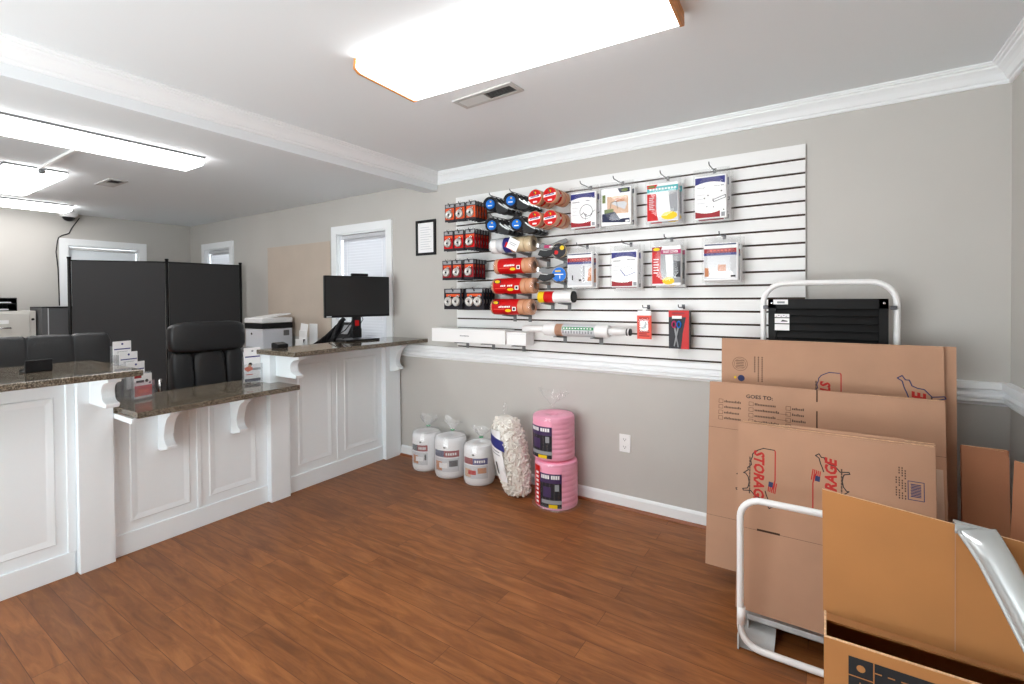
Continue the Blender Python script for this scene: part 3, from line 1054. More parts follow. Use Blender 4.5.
def d_mattress(b, w, h):
    b.use('navy').poly([(w * 0.30, h * 0.50, 0.0008), (w * 0.36, h * 0.48, 0.0008), (w * 0.58, h * 0.30, 0.0008), (w * 0.50, h * 0.30, 0.0008)])
    b.strip([(w * 0.58, h * 0.31), (w * 0.92, h * 0.40)], 0.004, 0.0008)
    b.use('midgrey').strip([(w * 0.34, h * 0.50), (w * 0.66, h * 0.58), (w * 0.92, h * 0.42)], 0.0028, 0.0008)
def ins_garden(b, w, h):
    b.use('peach').rect(w * 0.20, h * 0.30, w * 0.92, h * 0.78, 0.0004)
    b.use('ltgrey').poly([(w * 0.35, h * 0.58, 0.0006), (w * 0.80, h * 0.40, 0.0006), (w * 0.88, h * 0.56, 0.0006), (w * 0.60, h * 0.74, 0.0006)])
    b.use('skin').rect(w * 0.50, h * 0.62, w * 0.78, h * 0.72, 0.0008)
    b.use('olive').rect(w * 0.03, h * 0.62, w * 0.14, h * 0.84, 0.0006).rect(w * 0.10, h * 0.30, w * 0.42, h * 0.44, 0.0006)
    b.use('dnavy').poly([(w * 0.02, h * 0.10, 0.0008), (w * 0.96, h * 0.04, 0.0008), (w * 0.96, h * 0.16, 0.0008), (w * 0.64, h * 0.16, 0.0008), (w * 0.46, h * 0.36, 0.0008), (w * 0.02, h * 0.32, 0.0008)])
    b.poly([(w * 0.56, h * 0.98, 0.0006), (w * 0.64, h * 0.86, 0.0006), (w * 0.97, h * 0.86, 0.0006), (w * 0.97, h * 0.98, 0.0006)])
    b.use('olive').disc(w * 0.80, h * 0.92, w * 0.12, 0.0008, 20, h * 0.04)
    b.use('white').rect(w * 0.82, h * 0.06, w * 0.94, h * 0.11, 0.001)
    b.use('inkblack').strip([(w * 0.30, h * 0.45), (w * 0.34, h * 0.62), (w * 0.52, h * 0.64), (w * 0.56, h * 0.44)], 0.003, 0.001)
def ins_teal(b, w, h):
    b.use('ltgrey').rect(0, h * 0.02, w, h * 0.80, 0.0004)
    b.use('midgrey').rect(w * 0.70, h * 0.22, w * 0.98, h * 0.80, 0.0005)
    b.use('teal').rect(0, h * 0.78, w, h * 0.93, 0.0006)
    b.use('white')
    for i in range(9):
        b.rect(w * (0.08 + i * 0.1), h * 0.83, w * (0.145 + i * 0.1), h * 0.88, 0.0008)
    b.use('red').poly([(0, h * 0.98, 0.0009), (0, h * 0.88, 0.0009), (w * 0.28, h * 0.88, 0.0009), (w * 0.35, h * 0.98, 0.0009)])
    b.use('olive').disc(w * 0.15, h * 0.93, w * 0.12, 0.0011, 20, h * 0.035)
    b.use('red').poly([(0, h * 0.02, 0.0007), (w * 0.36, h * 0.02, 0.0007), (w * 0.29, h * 0.40, 0.0007), (w * 0.30, h * 0.74, 0.0007), (0, h * 0.74, 0.0007)])
    lines(b, 'ltgrey', w * 0.06, h * 0.62, w * 0.18, 7, h * 0.05, h * 0.018, 0.001)
    b.use('white').poly([(w * 0.34, h * 0.10, 0.0006), (w * 0.76, h * 0.22, 0.0006), (w * 0.70, h * 0.74, 0.0006), (w * 0.34, h * 0.68, 0.0006)])
    b.use('yellow').poly([(w * (0.72 + 0.27 * math.cos(2 * PI * i / 32) * (1 if i % 2 else 0.9)), h * (0.13 + 0.115 * math.sin(2 * PI * i / 32) * (1 if i % 2 else 0.88)), 0.001) for i in range(32)])
def ins_dust(b, w, h):
    b.use('midgrey').rect(0, h * 0.06, w, h * 0.80, 0.0004)
    b.use('charcoal').poly([(w * 0.76, h * 0.22, 0.0006), (w * 0.98, h * 0.20, 0.0006), (w * 0.98, h * 0.60, 0.0006), (w * 0.76, h * 0.62, 0.0006)])
    b.use('white').poly([(w * 0.52, h * 0.22, 0.0006), (w * 0.72, h * 0.22, 0.0006), (w * 0.72, h * 0.78, 0.0006), (w * 0.46, h * 0.78, 0.0006)])
    b.use('magenta').rect(w * 0.30, h * 0.80, w, h * 0.91, 0.0007)
    b.use('white').text('DUST COVER', w * 0.65, h * 0.855, h * 0.06, 0.001, 0, 0.02, 0, 0.72)
    b.use('red').poly([(0, h * 0.04, 0.0008), (w * 0.40, h * 0.04, 0.0008), (w * 0.29, h * 0.36, 0.0008), (w * 0.30, h * 0.98, 0.0008), (0, h * 0.98, 0.0008)])
    b.use('dkred').poly([(0, h * 0.86, 0.001), (w * 0.30, h * 0.86, 0.001), (w * 0.36, h * 0.99, 0.001), (0, h * 0.99, 0.001)])
    b.use('yellow').disc(w * 0.16, h * 0.93, w * 0.12, 0.0012, 20, h * 0.04)
    lines(b, 'white', w * 0.05, h * 0.66, w * 0.19, 6, h * 0.07, h * 0.025, 0.001)
    b.use('yellow').poly([(w * (0.57 + 0.22 * math.cos(2 * PI * i / 32) * (1 if i % 2 else 0.9)), h * (0.11 + 0.10 * math.sin(2 * PI * i / 32) * (1 if i % 2 else 0.88)), 0.001) for i in range(32)])
def ins_photo(kind):
    def f(b, w, h):
        b.use('inknavy').rect(w * 0.02, h * 0.95, w * 0.96, h * 0.985, 0.0005)
        b.use('dkred').rect(0, h * 0.74, w * 0.97, h * 0.86, 0.0005)
        b.use('navy').rect(0, h * 0.67, w * 0.97, h * 0.74, 0.0005)
        b.use('coral')
        for i in range(6):
            b.rect(w * (0.18 + i * 0.11), h * 0.785, w * (0.25 + i * 0.11), h * 0.825, 0.0008)
        b.use('ltgrey').rect(0, h * 0.04, w * 0.97, h * 0.67, 0.0004)
        if kind == 1:
            b.use('midgrey').rect(w * 0.62, h * 0.16, w * 0.70, h * 0.62, 0.0006)
            b.use('skin').poly([(w * 0.80, h * 0.16, 0.0006), (w * 0.97, h * 0.16, 0.0006), (w * 0.97, h * 0.58, 0.0006), (w * 0.86, h * 0.50, 0.0006)])
            b.use('charcoal').rect(w * 0.18, h * 0.20, w * 0.23, h * 0.34, 0.0008).rect(w * 0.46, h * 0.16, w * 0.56, h * 0.22, 0.0008)
        else:
            b.use('white').poly([(w * 0.06, h * 0.06, 0.0006), (w * 0.92, h * 0.06, 0.0006), (w * 0.84, h * 0.24, 0.0006), (w * 0.30, h * 0.26, 0.0006)])
            b.use('skin').rect(w * 0.02, h * 0.10, w * 0.14, h * 0.34, 0.0008).rect(w * 0.42, h * 0.24, w * 0.66, h * 0.42, 0.0008)
            b.use('charcoal').rect(w * 0.80, h * 0.08, w * 0.94, h * 0.13, 0.001)
    return f
BAGS = [
    (-1.403, -1.213, 1.801, 2.062, ins_white(d_chair), 'white bagged cover with a line drawn chair, blue top band', 'the white bags with the chair drawing'),
    (-1.190, -0.985, 1.797, 2.062, ins_garden, 'bagged cover with a garden scene and dark blue corner, in the top row', 'the garden scene bags'),
    (-0.900, -0.705, 1.795, 2.052, ins_teal, 'bagged cover with teal top band and red side, in the top row', 'the teal banded bags'),
    (-0.626, -0.448, 1.785, 2.060, ins_white(d_parts), 'white bagged cover with scattered fittings drawn, last of the top row', 'the rightmost bags of the top row'),
    (-1.430, -1.240, 1.420, 1.672, ins_photo(1), 'bagged cover, red and blue band over a grey room photo, first in lower row', 'the first bags of the lower row'),
    (-1.125, -0.945, 1.413, 1.668, ins_white(d_mattress), 'white bagged cover with a blue mattress drawing, in the lower row', 'the mattress drawing bags'),
    (-0.872, -0.690, 1.418, 1.682, ins_dust, 'red bagged dust cover with a magenta title band, in the lower row', 'the dust cover bags'),
    (-0.580, -0.392, 1.440, 1.676, ins_photo(2), 'bagged cover with red and blue band over a sofa photo, last of the lower row', 'the last bags of the lower row'),
]
for x0, x1, z0, z1, fn, lab, nm in BAGS:
    xm = (x0 + x1) / 2
    z0, z1 = z0 + 0.012, z1 + 0.012
    hook(xm, z1 + 0.018, 0.17, 'wire peg that holds ' + nm)
    cover_bag(x0, x1, z0, z1, 2.85, fn, lab, 'bagged furniture covers')
    cover_bag(x0 + 0.008, x1 + 0.012, z0 - 0.010, z1 - 0.002, 2.895, fn, 'spare cover behind ' + nm.replace('bags', 'bag'), 'bagged furniture covers')

# small white roll with red and yellow label
def roll_x(name, label, cat, x0, x1, z, r, y, bands, extra=None):
    t = thing(name, label, cat, ((x0 + x1) / 2, y, z))
    b = MB('white')
    n = 24
    def ringat(xx, rr):
        return [(xx, y + rr * math.cos(2 * PI * i / n), z + r + rr * math.sin(2 * PI * i / n)) for i in range(n)]
    b.loft([ringat(x0, r * 0.7), ringat(x0, r * 0.96), ringat(x0 + 0.004, r), ringat(x1 - 0.004, r), ringat(x1, r * 0.96), ringat(x1, r * 0.7)])
    b.build('roll', t)
    b = MB()
    for a, e, m_ in bands:
        b.use(m_).loft([ringat(a, r + 0.001), ringat(e, r + 0.001)], caps=False)
    if extra:
        b.at(wallframe(0, y - r - 0.0016, z))
        extra(b, r)
    b.build('label_band', t)
    if extra is None:
        MB('blackpl').loft([ringat(x1 + 0.012, r * 0.98), ringat(x1, r * 1.04)]).build('end_cap', t)
    return t
zz = 0
for j, bx in enumerate((-1.60, -1.47)):
    zz = bracket(bx, 1.335, 0.15, 'grey bracket under the short white roll, its %s one' % ['left', 'right'][j])
t = roll_x('wrap_roll', 'short white wrap roll with yellow and red label', 'roll', -1.640, -1.395, zz + 0.001, 0.038, 2.87,
           [(-1.645, -1.60, 'yellow'), (-1.60, -1.53, 'red'), (-1.53, -1.523, 'white')])
# long paper roll with thin cores at both ends
zz = 0
for j, bx in enumerate((-1.505, -1.24)):
    zz = bracket(bx, 1.112, 0.15, 'grey bracket under the long white roll, its %s one' % ['left', 'right'][j])
def long_print(b, r):
    b.use('green').rect(-1.455, r * 1.15, -1.235, r * 1.62, 0.0002)
    b.use('white')
    for i in range(10):
        b.rect(-1.450 + i * 0.021, r * 1.30, -1.437 + i * 0.021, r * 1.48, 0.0004)
    b.use('midgrey')
    for i in range(11):
        b.rect(-1.455 + i * 0.02, r * 0.55, -1.443 + i * 0.02, r * (0.95 if i % 3 else 1.05), 0.0004)
t = roll_x('paper_roll', 'long white paper roll with green printed title on brackets', 'roll', -1.605, -1.145, zz + 0.001, 0.040, 2.87,
           [(-1.515, -1.462, 'orange'), (-1.515, -1.462, 'peach'), (-1.462, -1.23, 'ltgrey')], long_print)
MB('white').cyl((-1.78, 2.87, zz + 0.041), (-1.605, 2.87, zz + 0.041), 0.022, 16).build('core_tube', t)
b = MB('white').cyl((-1.145, 2.87, zz + 0.041), (-1.03, 2.87, zz + 0.041), 0.022, 16)
b.build('core_tube', t)
b = MB('blackpl').cyl((-1.03, 2.87, zz + 0.041), (-1.022, 2.87, zz + 0.041), 0.0225, 16).cyl((-1.012, 2.87, zz + 0.041), (-1.004, 2.87, zz + 0.041), 0.0225, 16)
b.build('end_ring', t)
b = MB('white').cyl((-1.022, 2.87, zz + 0.041), (-1.012, 2.87, zz + 0.041), 0.022, 16)
b.build('end_tip', t)
# long white cartons
zz = 0
for j, bx in enumerate((-2.36, -2.11, -1.84)):
    zz = bracket(bx, 1.034, 0.15, 'grey bracket under the long white cartons, %s of three' % ['left one', 'middle one', 'right one'][j])
b = MB('white').box((-2.610, 2.83, zz + 0.001), (-1.912, 2.955, zz + 0.103))
b.at(wallframe(-2.61, 2.8296, zz)).use('midgrey')
scribble(b, 0.285, 0.052, 0.09, 0.009, 0.0002, 0.0)
o = tag(b.build('long_carton', bevel=0.002), 'long white carton lying on brackets at the lower left of the slat wall', 'carton')
b = MB('white').box((-1.906, 2.84, zz + 0.001), (-1.743, 2.95, zz + 0.092))
b.use('ltgrey').at(wallframe(-1.906, 2.8396, zz)).strip([(0.004, 0.006), (0.158, 0.006), (0.158, 0.08), (0.004, 0.08)], 0.0015, 0.0002, True)
tag(b.build('short_carton', bevel=0.002), 'short white carton just right of the long one', 'carton')

# two red hanging packs
hook(-0.925, 1.302, 0.12, 'wire peg that holds the small coral card')
t = thing('cutter_card', 'small coral red carded cutter hanging under the red dust cover', 'cutter', (-0.925, 2.88, 1.11))
b = MB('coral').box((-0.968, 2.88, 1.112), (-0.880, 2.884, 1.255))
b.use('paper').box((-0.965, 2.8805, 1.255), (-0.883, 2.8835, 1.285))
b.at(wallframe(-0.968, 2.8796, 1.112)).use('white').rect(0.022, 0.055, 0.066, 0.110, 0.0)
lines(b, 'dkred', 0.012, 0.125, 0.064, 2, 0.012, 0.006, 0.0002)
lines(b, 'dkred', 0.012, 0.040, 0.064, 3, 0.012, 0.006, 0.0002)
b.build('card', t)
b = MB('midgrey').at(wallframe(-0.968, 2.8796, 1.112)).prism([(0.026, 0.060), (0.052, 0.064), (0.060, 0.100), (0.050, 0.106), (0.046, 0.078), (0.028, 0.074)], 'Z', 0.0, 0.012)
b.build('cutter', t, bevel=0.002)
MB('paper').box((-0.935, 2.8805, 1.2855), (-0.915, 2.8835, 1.298)).build('hang_tab', t)
MB('film').box((-0.955, 2.864, 1.155), (-0.893, 2.8795, 1.235)).build('blister', t, bevel=0.006)
hook(-0.715, 1.305, 0.12, 'wire peg that holds the red and black scissors box')
t = thing('scissors_pack', 'red and black pack of blue handled scissors on the slat wall', 'scissors', (-0.715, 2.86, 1.062))
b = MB('charcoal').box((-0.775, 2.87, 1.064), (-0.660, 2.93, 1.288))
b.at(wallframe(-0.775, 2.8696, 1.064))
b.use('red').poly([(0.070, 0.0, 0), (0.115, 0.0, 0), (0.115, 0.2, 0), (0.10, 0.19, 0), (0.080, 0.09, 0)]).rect(0, 0.185, 0.115, 0.224, 0.0002)
b.use('white').rect(0.02, 0.176, 0.075, 0.192, 0.0004)
b.use('dkred').rect(0.02, 0.203, 0.09, 0.212, 0.0004)
b.build('box', t, bevel=0.002)
MB('paper').box((-0.73, 2.90, 1.2885), (-0.70, 2.902, 1.302)).build('hang_tab', t)
b = MB('blue').at(wallframe(-0.775, 2.8685, 1.064))
for cx, m_ in ((0.032, 'magenta'), (0.060, 'blue')):
    b.use(m_)
    b.tube([(cx + 0.011 * math.cos(a), 0.142 + 0.018 * math.sin(a), 0.004) for a in [i * 2 * PI / 14 for i in range(14)]], 0.004, 6, closed=True)
b.use('midgrey').prism([(0.030, 0.125), (0.052, 0.010), (0.058, 0.010), (0.040, 0.126)], 'Z', 0.0, 0.003).prism([(0.062, 0.125), (0.036, 0.014), (0.030, 0.016), (0.052, 0.127)], 'Z', 0.003, 0.006)
b.build('scissors', t)

# ------------------------------------------------------------------ stock on the floor below
def tied_top(b, x, y, z, h, r, seed, spread=0.06):
    """gathered neck of a bag: a pinched stem with loose flaring flaps"""
    rr = random.Random(seed)
    rings = []
    for k, (q, zz) in enumerate(((r, 0.0), (r * 0.55, h * 0.12), (0.020, h * 0.26), (0.012, h * 0.34), (0.022, h * 0.46), (spread * 0.75, h * 0.75), (spread, h * 1.0))):
        ring = []
        for i in range(20):
            a = 2 * PI * i / 20
            f = 1 + (0.30 if k >= 4 else 0.08) * math.sin(5 * a + k) + rr.uniform(-0.06, 0.06)
            ring.append((x + q * f * math.cos(a), y + q * f * math.sin(a) * 0.6 if k >= 4 else y + q * f * math.sin(a), z + zz + (rr.uniform(-0.02, 0.02) if k >= 5 else 0)))
        rings.append(ring)
    b.loft(rings, caps=False)

def curved_label(b, c, r, a0, a1, z0, z1, n=10):
    vs, fs = [], []
    for i in range(n + 1):
        a = a0 + (a1 - a0) * i / n
        vs += [(c[0] + r * math.cos(a), c[1] + r * math.sin(a), z0), (c[0] + r * math.cos(a), c[1] + r * math.sin(a), z1)]
    for i in range(n):
        fs.append((2 * i, 2 * i + 2, 2 * i + 3, 2 * i + 1))
    b.add(vs, fs, True)

def foam_bundle(x, y, r, h, label, seed, band, main, a0, a1):
    t = thing('foam_pouch_roll', label, 'foam roll', (x, y, 0), 'foam rolls on the floor')
    b = MB('foam')
    b.lathe([(r * 0.55, 0.0), (r * 0.93, 0.006), (r, 0.03), (r, h - 0.035), (r * 0.94, h - 0.008), (r * 0.80, h), (0.03, h + 0.004), (0.026, h - 0.03), (0.001, h - 0.03)], (x, y, 0.001), 32, True, False)
    b.build('roll', t)
    b = MB('paper')
    R1 = r + 0.0025
    curved_label(b, (x, y), R1, a0, a1, 0.045, h - 0.05)
    b.use(band[0])
    curved_label(b, (x, y), R1 + 0.001, a0, a0 + (a1 - a0) * 0.45, h * 0.56, h * 0.72, 6)
    b.use(band[1])
    curved_label(b, (x, y), R1 + 0.001, a0 + (a1 - a0) * 0.45, a1, h * 0.56, h * 0.72, 6)
    b.use('ltgrey')
    curved_label(b, (x, y), R1 + 0.001, a0, a1, 0.06, h * 0.53, 8)
    b.use(main[0])
    curved_label(b, (x, y), R1 + 0.002, a0 + 0.15, a0 + 0.65, 0.07, h * 0.45, 5)
    b.use(main[1])
    curved_label(b, (x, y), R1 + 0.003, a0 + 0.45, a0 + 1.0, 0.09, h * 0.42, 5)
    b.use(main[2])
    curved_label(b, (x, y), R1 + 0.002, a0 + 1.1, a1 - 0.1, 0.10, h * 0.48, 5)
    b.use('white')
    for i in range(5):
        curved_label(b, (x, y), R1 + 0.002, a0 + (a1 - a0) * (0.52 + i * 0.08), a0 + (a1 - a0) * (0.57 + i * 0.08), h * 0.61, h * 0.67, 2)
    b.use('inkblack')
    curved_label(b, (x, y), R1 + 0.002, a0 + 0.75, a0 + 0.9, h * 0.78, h * 0.82, 2)
    b.build('wrap_label', t)
    b = MB('milky')
    b.lathe([(r * 1.02, 0.004), (r * 1.05, 0.03), (r * 1.06, h * 0.5), (r * 1.05, h - 0.02), (r * 0.95, h + 0.012)], (x, y, 0), 28, True, False)
    tied_top(b, x + 0.02, y, h + 0.008, 0.115, r * 0.9, seed, 0.075)
    b.build('plastic_bag', t)
    b = MB('green')
    b.tube([(x + 0.02 + 0.014 * math.cos(a), y + 0.014 * math.sin(a), h + 0.045) for a in [i * 2 * PI / 12 for i in range(12)]], 0.004, 6, closed=True)
    b.build('twist_tie', t)
foam_bundle(-2.700, 2.855, 0.112, 0.300, 'white foam roll in a plastic bag, smallest and closest to the counter', 1, ('charcoal', 'dkred'), ('skin', 'white', 'charcoal'), -0.66 * PI, -0.24 * PI)
foam_bundle(-2.442, 2.850, 0.122, 0.305, 'white foam roll with a navy and red label band, middle of the three', 2, ('inknavy', 'dkred'), ('skin', 'white', 'charcoal'), -0.66 * PI, -0.11 * PI)
foam_bundle(-2.165, 2.850, 0.114, 0.290, 'white foam roll with a red and blue label band, beside the packing peanuts', 3, ('dkred', 'navy'), ('peach', 'red', 'skin'), -0.68 * PI, -0.12 * PI)

# bag of packing peanuts
px, py = -1.835, 2.79
t = thing('peanut_bag', 'tall clear bag full of white packing peanuts', 'packing peanuts', (px, py, 0))
prof = [(0.045, 0.004), (0.085, 0.03), (0.108, 0.10), (0.122, 0.20), (0.126, 0.30), (0.122, 0.38), (0.108, 0.46), (0.080, 0.515), (0.045, 0.535)]
def bagx(z):
    return 0.055 - 0.11 * (z / 0.55)
rr = random.Random(5)
b = MB('peanut')
def rad(z):
    for (r0, z0), (r1, z1) in zip(prof, prof[1:]):
        if z0 <= z <= z1:
            return r0 + (r1 - r0) * (z - z0) / (z1 - z0)
    return 0.04
rings = []
for r_, z_ in prof:
    rings.append([(px + bagx(z_) + r_ * 0.86 * math.cos(2 * PI * i / 20), py + r_ * 0.80 * math.sin(2 * PI * i / 20), z_ + 0.004) for i in range(20)])
b.loft(rings)
for k in range(520):
    z_ = rr.uniform(0.02, 0.525)
    a = rr.uniform(-PI, PI * 0.25)
    r_ = rad(z_) * rr.uniform(0.86, 0.95)
    c = Vector((px + bagx(z_) + r_ * math.cos(a), py + r_ * 0.94 * math.sin(a), z_))
    d = Vector((rr.uniform(-1, 1), rr.uniform(-1, 1), rr.uniform(-1, 1))).normalized()
    e = d.cross(Vector((0.3, 0.5, 0.8))).normalized()
    f = d.cross(e)
    L_, w_ = rr.uniform(0.014, 0.021), rr.uniform(0.0075, 0.010)
    rg = []
    for s_, q in ((-1, 0.35), (-0.75, 0.9), (0, 0.72), (0.75, 0.9), (1, 0.35)):
        bend = e * (0.004 * (1 - s_ * s_))
        rg.append([c + d * (L_ * s_) + bend + (e * math.cos(2 * PI * i / 6) + f * math.sin(2 * PI * i / 6)) * w_ * q for i in range(6)])
    b.loft(rg)
o = b.build('packing_peanuts', t)
o['kind'] = 'stuff'
b = MB('film')
rings = []
for k, (r_, z_) in enumerate([(0.03, 0.002)] + [(q + 0.004, w_) for q, w_ in prof[1:]] + [(0.022, 0.555), (0.014, 0.575), (0.020, 0.60), (0.012, 0.635)]):
    rings.append([(px + bagx(min(z_, 0.53)) + (r_ + 0.003 * math.sin(7 * 2 * PI * i / 28 + k)) * math.cos(2 * PI * i / 28), py + (r_ + 0.003 * math.sin(5 * 2 * PI * i / 28 + k)) * 0.96 * math.sin(2 * PI * i / 28), z_) for i in range(28)])
b.loft(rings, caps=False)
b.build('plastic_bag', t)
b = MB('paper')
def bag_patch(m_, a0, a1, z0, z1, dr, skew=0.0):
    vs, fs = [], []
    n, k = 8, 6
    for j in range(k + 1):
        z_ = z0 + (z1 - z0) * j / k
        for i in range(n + 1):
            a = a0 + (a1 - a0) * i / n
            zz2 = z_ + skew * (i / n)
            r_ = rad(zz2) + dr
            vs.append((px + bagx(zz2) + r_ * math.cos(a), py + r_ * 0.96 * math.sin(a), zz2))
    for j in range(k):
        for i in range(n):
            q = j * (n + 1) + i
            fs.append((q, q + 1, q + n + 2, q + n + 1))
    b.use(m_).add(vs, fs, True)
bag_patch('paper', -PI * 0.85, -PI * 0.47, 0.12, 0.46, 0.007)
bag_patch('navy', -PI * 0.85, -PI * 0.42, 0.375, 0.445, 0.009, -0.05)
bag_patch('midgrey', -PI * 0.74, -PI * 0.52, 0.335, 0.342, 0.009, -0.02)
bag_patch('midgrey', -PI * 0.74, -PI * 0.52, 0.315, 0.321, 0.009, -0.02)
bag_patch('charcoal', -PI * 0.66, -PI * 0.62, 0.17, 0.25, 0.009)
bag_patch('dkred', -PI * 0.82, -PI * 0.72, 0.05, 0.09, 0.008)
b.build('bag_label', t)

# two pink rolls, one on top of the other
def pink_roll(x, y, z, r, h, label, top, strip_red, a0, a1):
    t = thing('bubble_wrap_roll', label, 'bubble wrap', (x, y, z), 'pink wrap rolls')
    b = MB('pink')
    pr = [(0.034, 0.006), (r * 0.9, 0.0), (r * 0.99, 0.008)]
    k = 8
    for i in range(k):
        z0 = 0.012 + (h - 0.024) * i / k
        z1 = 0.012 + (h - 0.024) * (i + 1) / k
        pr += [(r * 0.972, z0 + 0.001), (r, z0 + (z1 - z0) * 0.3), (r, z0 + (z1 - z0) * 0.7), (r * 0.972, z1 - 0.001)]
    pr += [(r * 0.985, h - 0.008), (r * 0.93, h), (r * 0.5, h + 0.003), (0.034, h - 0.004), (0.034, 0.006)]
    b.lathe(pr, (x, y, z), 40, True, False)
    b.build('roll', t)
    b = MB('charcoal')
    R1 = r + 0.004
    curved_label(b, (x, y), R1, a0, a1, z + 0.02, z + h * 0.80, 12)
    b.use('purple')
    curved_label(b, (x, y), R1 + 0.001, a0, a1, z + h * 0.60, z + h * 0.80, 12)
    b.use('pink')
    curved_label(b, (x, y), R1 + 0.001, a0 + 0.1, a1, z + h * 0.80, z + h * 0.93, 12)
    k_ = (a1 - a0) / 1.38
    b.use('white')
    for i in range(4):
        curved_label(b, (x, y), R1 + 0.002, a0 + (0.12 + i * 0.14) * k_, a0 + (0.23 + i * 0.14) * k_, z + h * 0.69, z + h * 0.77, 2)
    for i in range(4):
        curved_label(b, (x, y), R1 + 0.002, a0 + (0.76 + i * 0.13) * k_, a0 + (0.86 + i * 0.13) * k_, z + h * 0.69, z + h * 0.77, 2)
    b.use('midgrey')
    curved_label(b, (x, y), R1 + 0.002, a0 + 0.1, a1, z + h * 0.16, z + h * 0.24, 10)
    curved_label(b, (x, y), R1 + 0.002, a1 - 0.3, a1 - 0.12, z + h * 0.44, z + h * 0.58, 2)
    b.use('purple')
    curved_label(b, (x, y), R1 + 0.002, a0 + 0.25 * k_, a0 + 0.75 * k_, z + h * 0.30, z + h * 0.52, 4)
    b.use('yellow')
    curved_label(b, (x, y), R1 + 0.003, a0 + 0.62 * k_, a0 + 1.12 * k_, z + 0.022, z + h * 0.15, 5)
    if strip_red:
        b.use('red')
        curved_label(b, (x, y), R1 + 0.001, a0 - 0.42, a0, z + 0.02, z + h * 0.93, 5)
        b.use('white')
        for i in range(8):
            curved_label(b, (x, y), R1 + 0.002, a0 - 0.26, a0 - 0.08, z + h * (0.12 + i * 0.09), z + h * (0.17 + i * 0.09), 2)
    b.build('wrap_label', t)
    b = MB('film')
    b.lathe([(r * 1.0, 0.004), (r * 1.03, 0.03), (r * 1.03, h - 0.03), (r * 0.99, h)], (x, y, z), 32, True, False)
    if top:
        tied_top(b, x - 0.01, y, z + h, 0.16, r * 0.97, 9, 0.10)
    else:
        rr2 = random.Random(3)
        b.loft([[(x + r * q * math.cos(2 * PI * i / 30), y + r * q * math.sin(2 * PI * i / 30), z + zz2 + rr2.uniform(0, 0.006)) for i in range(30)] for q, zz2 in ((1.02, 0.03), (1.10, 0.006), (1.16, 0.001))], caps=False)
    b.build('plastic_bag', t)
pink_roll(-1.505, 2.826, 0.001, 0.142, 0.30, 'pink bubble wrap roll standing on the floor, lower one of the pair', False, True, -0.60 * PI, -0.27 * PI)
pink_roll(-1.525, 2.832, 0.312, 0.140, 0.28, 'pink bubble wrap roll with tied clear bag, stacked on the other one', True, False, -0.76 * PI, -0.37 * PI)

# outlet
t = thing('power_outlet', 'white double wall outlet low on the grey wall right of the pink rolls', 'outlet', (-1.083, YB, 0.36))
MB('white').box((-1.125, YB - 0.006, 0.365), (-1.050, YB, 0.480)).build('cover_plate', t, bevel=0.002)
for z in (0.398, 0.447):
    b = MB('white').at(wallframe(-1.0875, YB - 0.006, z))
    b.prism([(0.016 * math.cos(a) , max(-0.013, min(0.013, 0.017 * math.sin(a)))) for a in [i * 2 * PI / 20 for i in range(20)]], 'Z', 0, 0.0025)
    b.use('inkblack').rect(-0.008, -0.002, -0.0055, 0.008, 0.0028).rect(0.0055, -0.002, 0.008, 0.007, 0.0028).disc(0, -0.007, 0.003, 0.0028, 8)
    b.build('socket', t)
# ------------------------------------------------------------------ carton rack and cartons
t = thing('carton_rack', 'white tubular rack holding the flat cartons, with a black louvered back', 'rack', (0.0, 2.4, 0))
def hoop(y, x0, x1, z0, z1, r, rad, closed):
    p = []
    p += [(a, y, c) for a, c in arc(x0 + r, z0 + r, r, PI * 1.5, PI, 6)]
    p += [(a, y, c) for a, c in arc(x0 + r, z1 - r, r, PI, PI / 2, 8)]
    p += [(a, y, c) for a, c in arc(x1 - r, z1 - r, r, PI / 2, 0, 8)]
    p += [(a, y, c) for a, c in arc(x1 - r, z0 + r, r, 0, -PI / 2, 6)]
    return MB('whitemetal').tube(p, rad, 12, closed=True).build('hoop', t)
hoop(2.03, -0.278, 0.300, 0.016, 0.590, 0.075, 0.0125, True)
hoop(2.80, -0.272, 0.272, 0.016, 1.432, 0.10, 0.0135, True)
for sg in (-1, 1):
    x0, x1 = (-0.285, -0.165) if sg < 0 else (0.185, 0.305)
    b = MB('greymetal').prism([(2.036, 0.004), (2.20, 0.062), (2.80, 0.062), (2.80, 0.056), (2.20, 0.056), (2.036, 0.001)], 'X', x0, x1)
    xo = x0 if sg < 0 else x1
    b.box((xo, 2.02, 0.002), (xo + 0.003 * sg, 2.80, 0.06))
    b.prism([(2.018, 0.002), (2.018, 0.10), (2.030, 0.10), (2.075, 0.05), (2.075, 0.002)], 'X', xo - 0.0, xo + 0.003)
    b.build('base_plate', t)
b = MB('greymetal')
b.box((-0.265, 2.115, 0.070), (0.285, 2.118, 0.094)).box((-0.265, 2.115, 0.070), (0.285, 2.74, 0.073))
for x in (-0.262, 0.279):
    b.box((x, 2.12, 0.010), (x + 0.003, 2.74, 0.073))
b.build('tray', t)
# sleeves where the hoops plug into the base
for y in (2.03, 2.80):
    for x in (-0.275 if y < 2.5 else -0.272, 0.300 if y < 2.5 else 0.272):
        MB('whitemetal').cyl((x, y, 0.10), (x, y, 0.165), 0.0150, 14).build('sleeve', t)
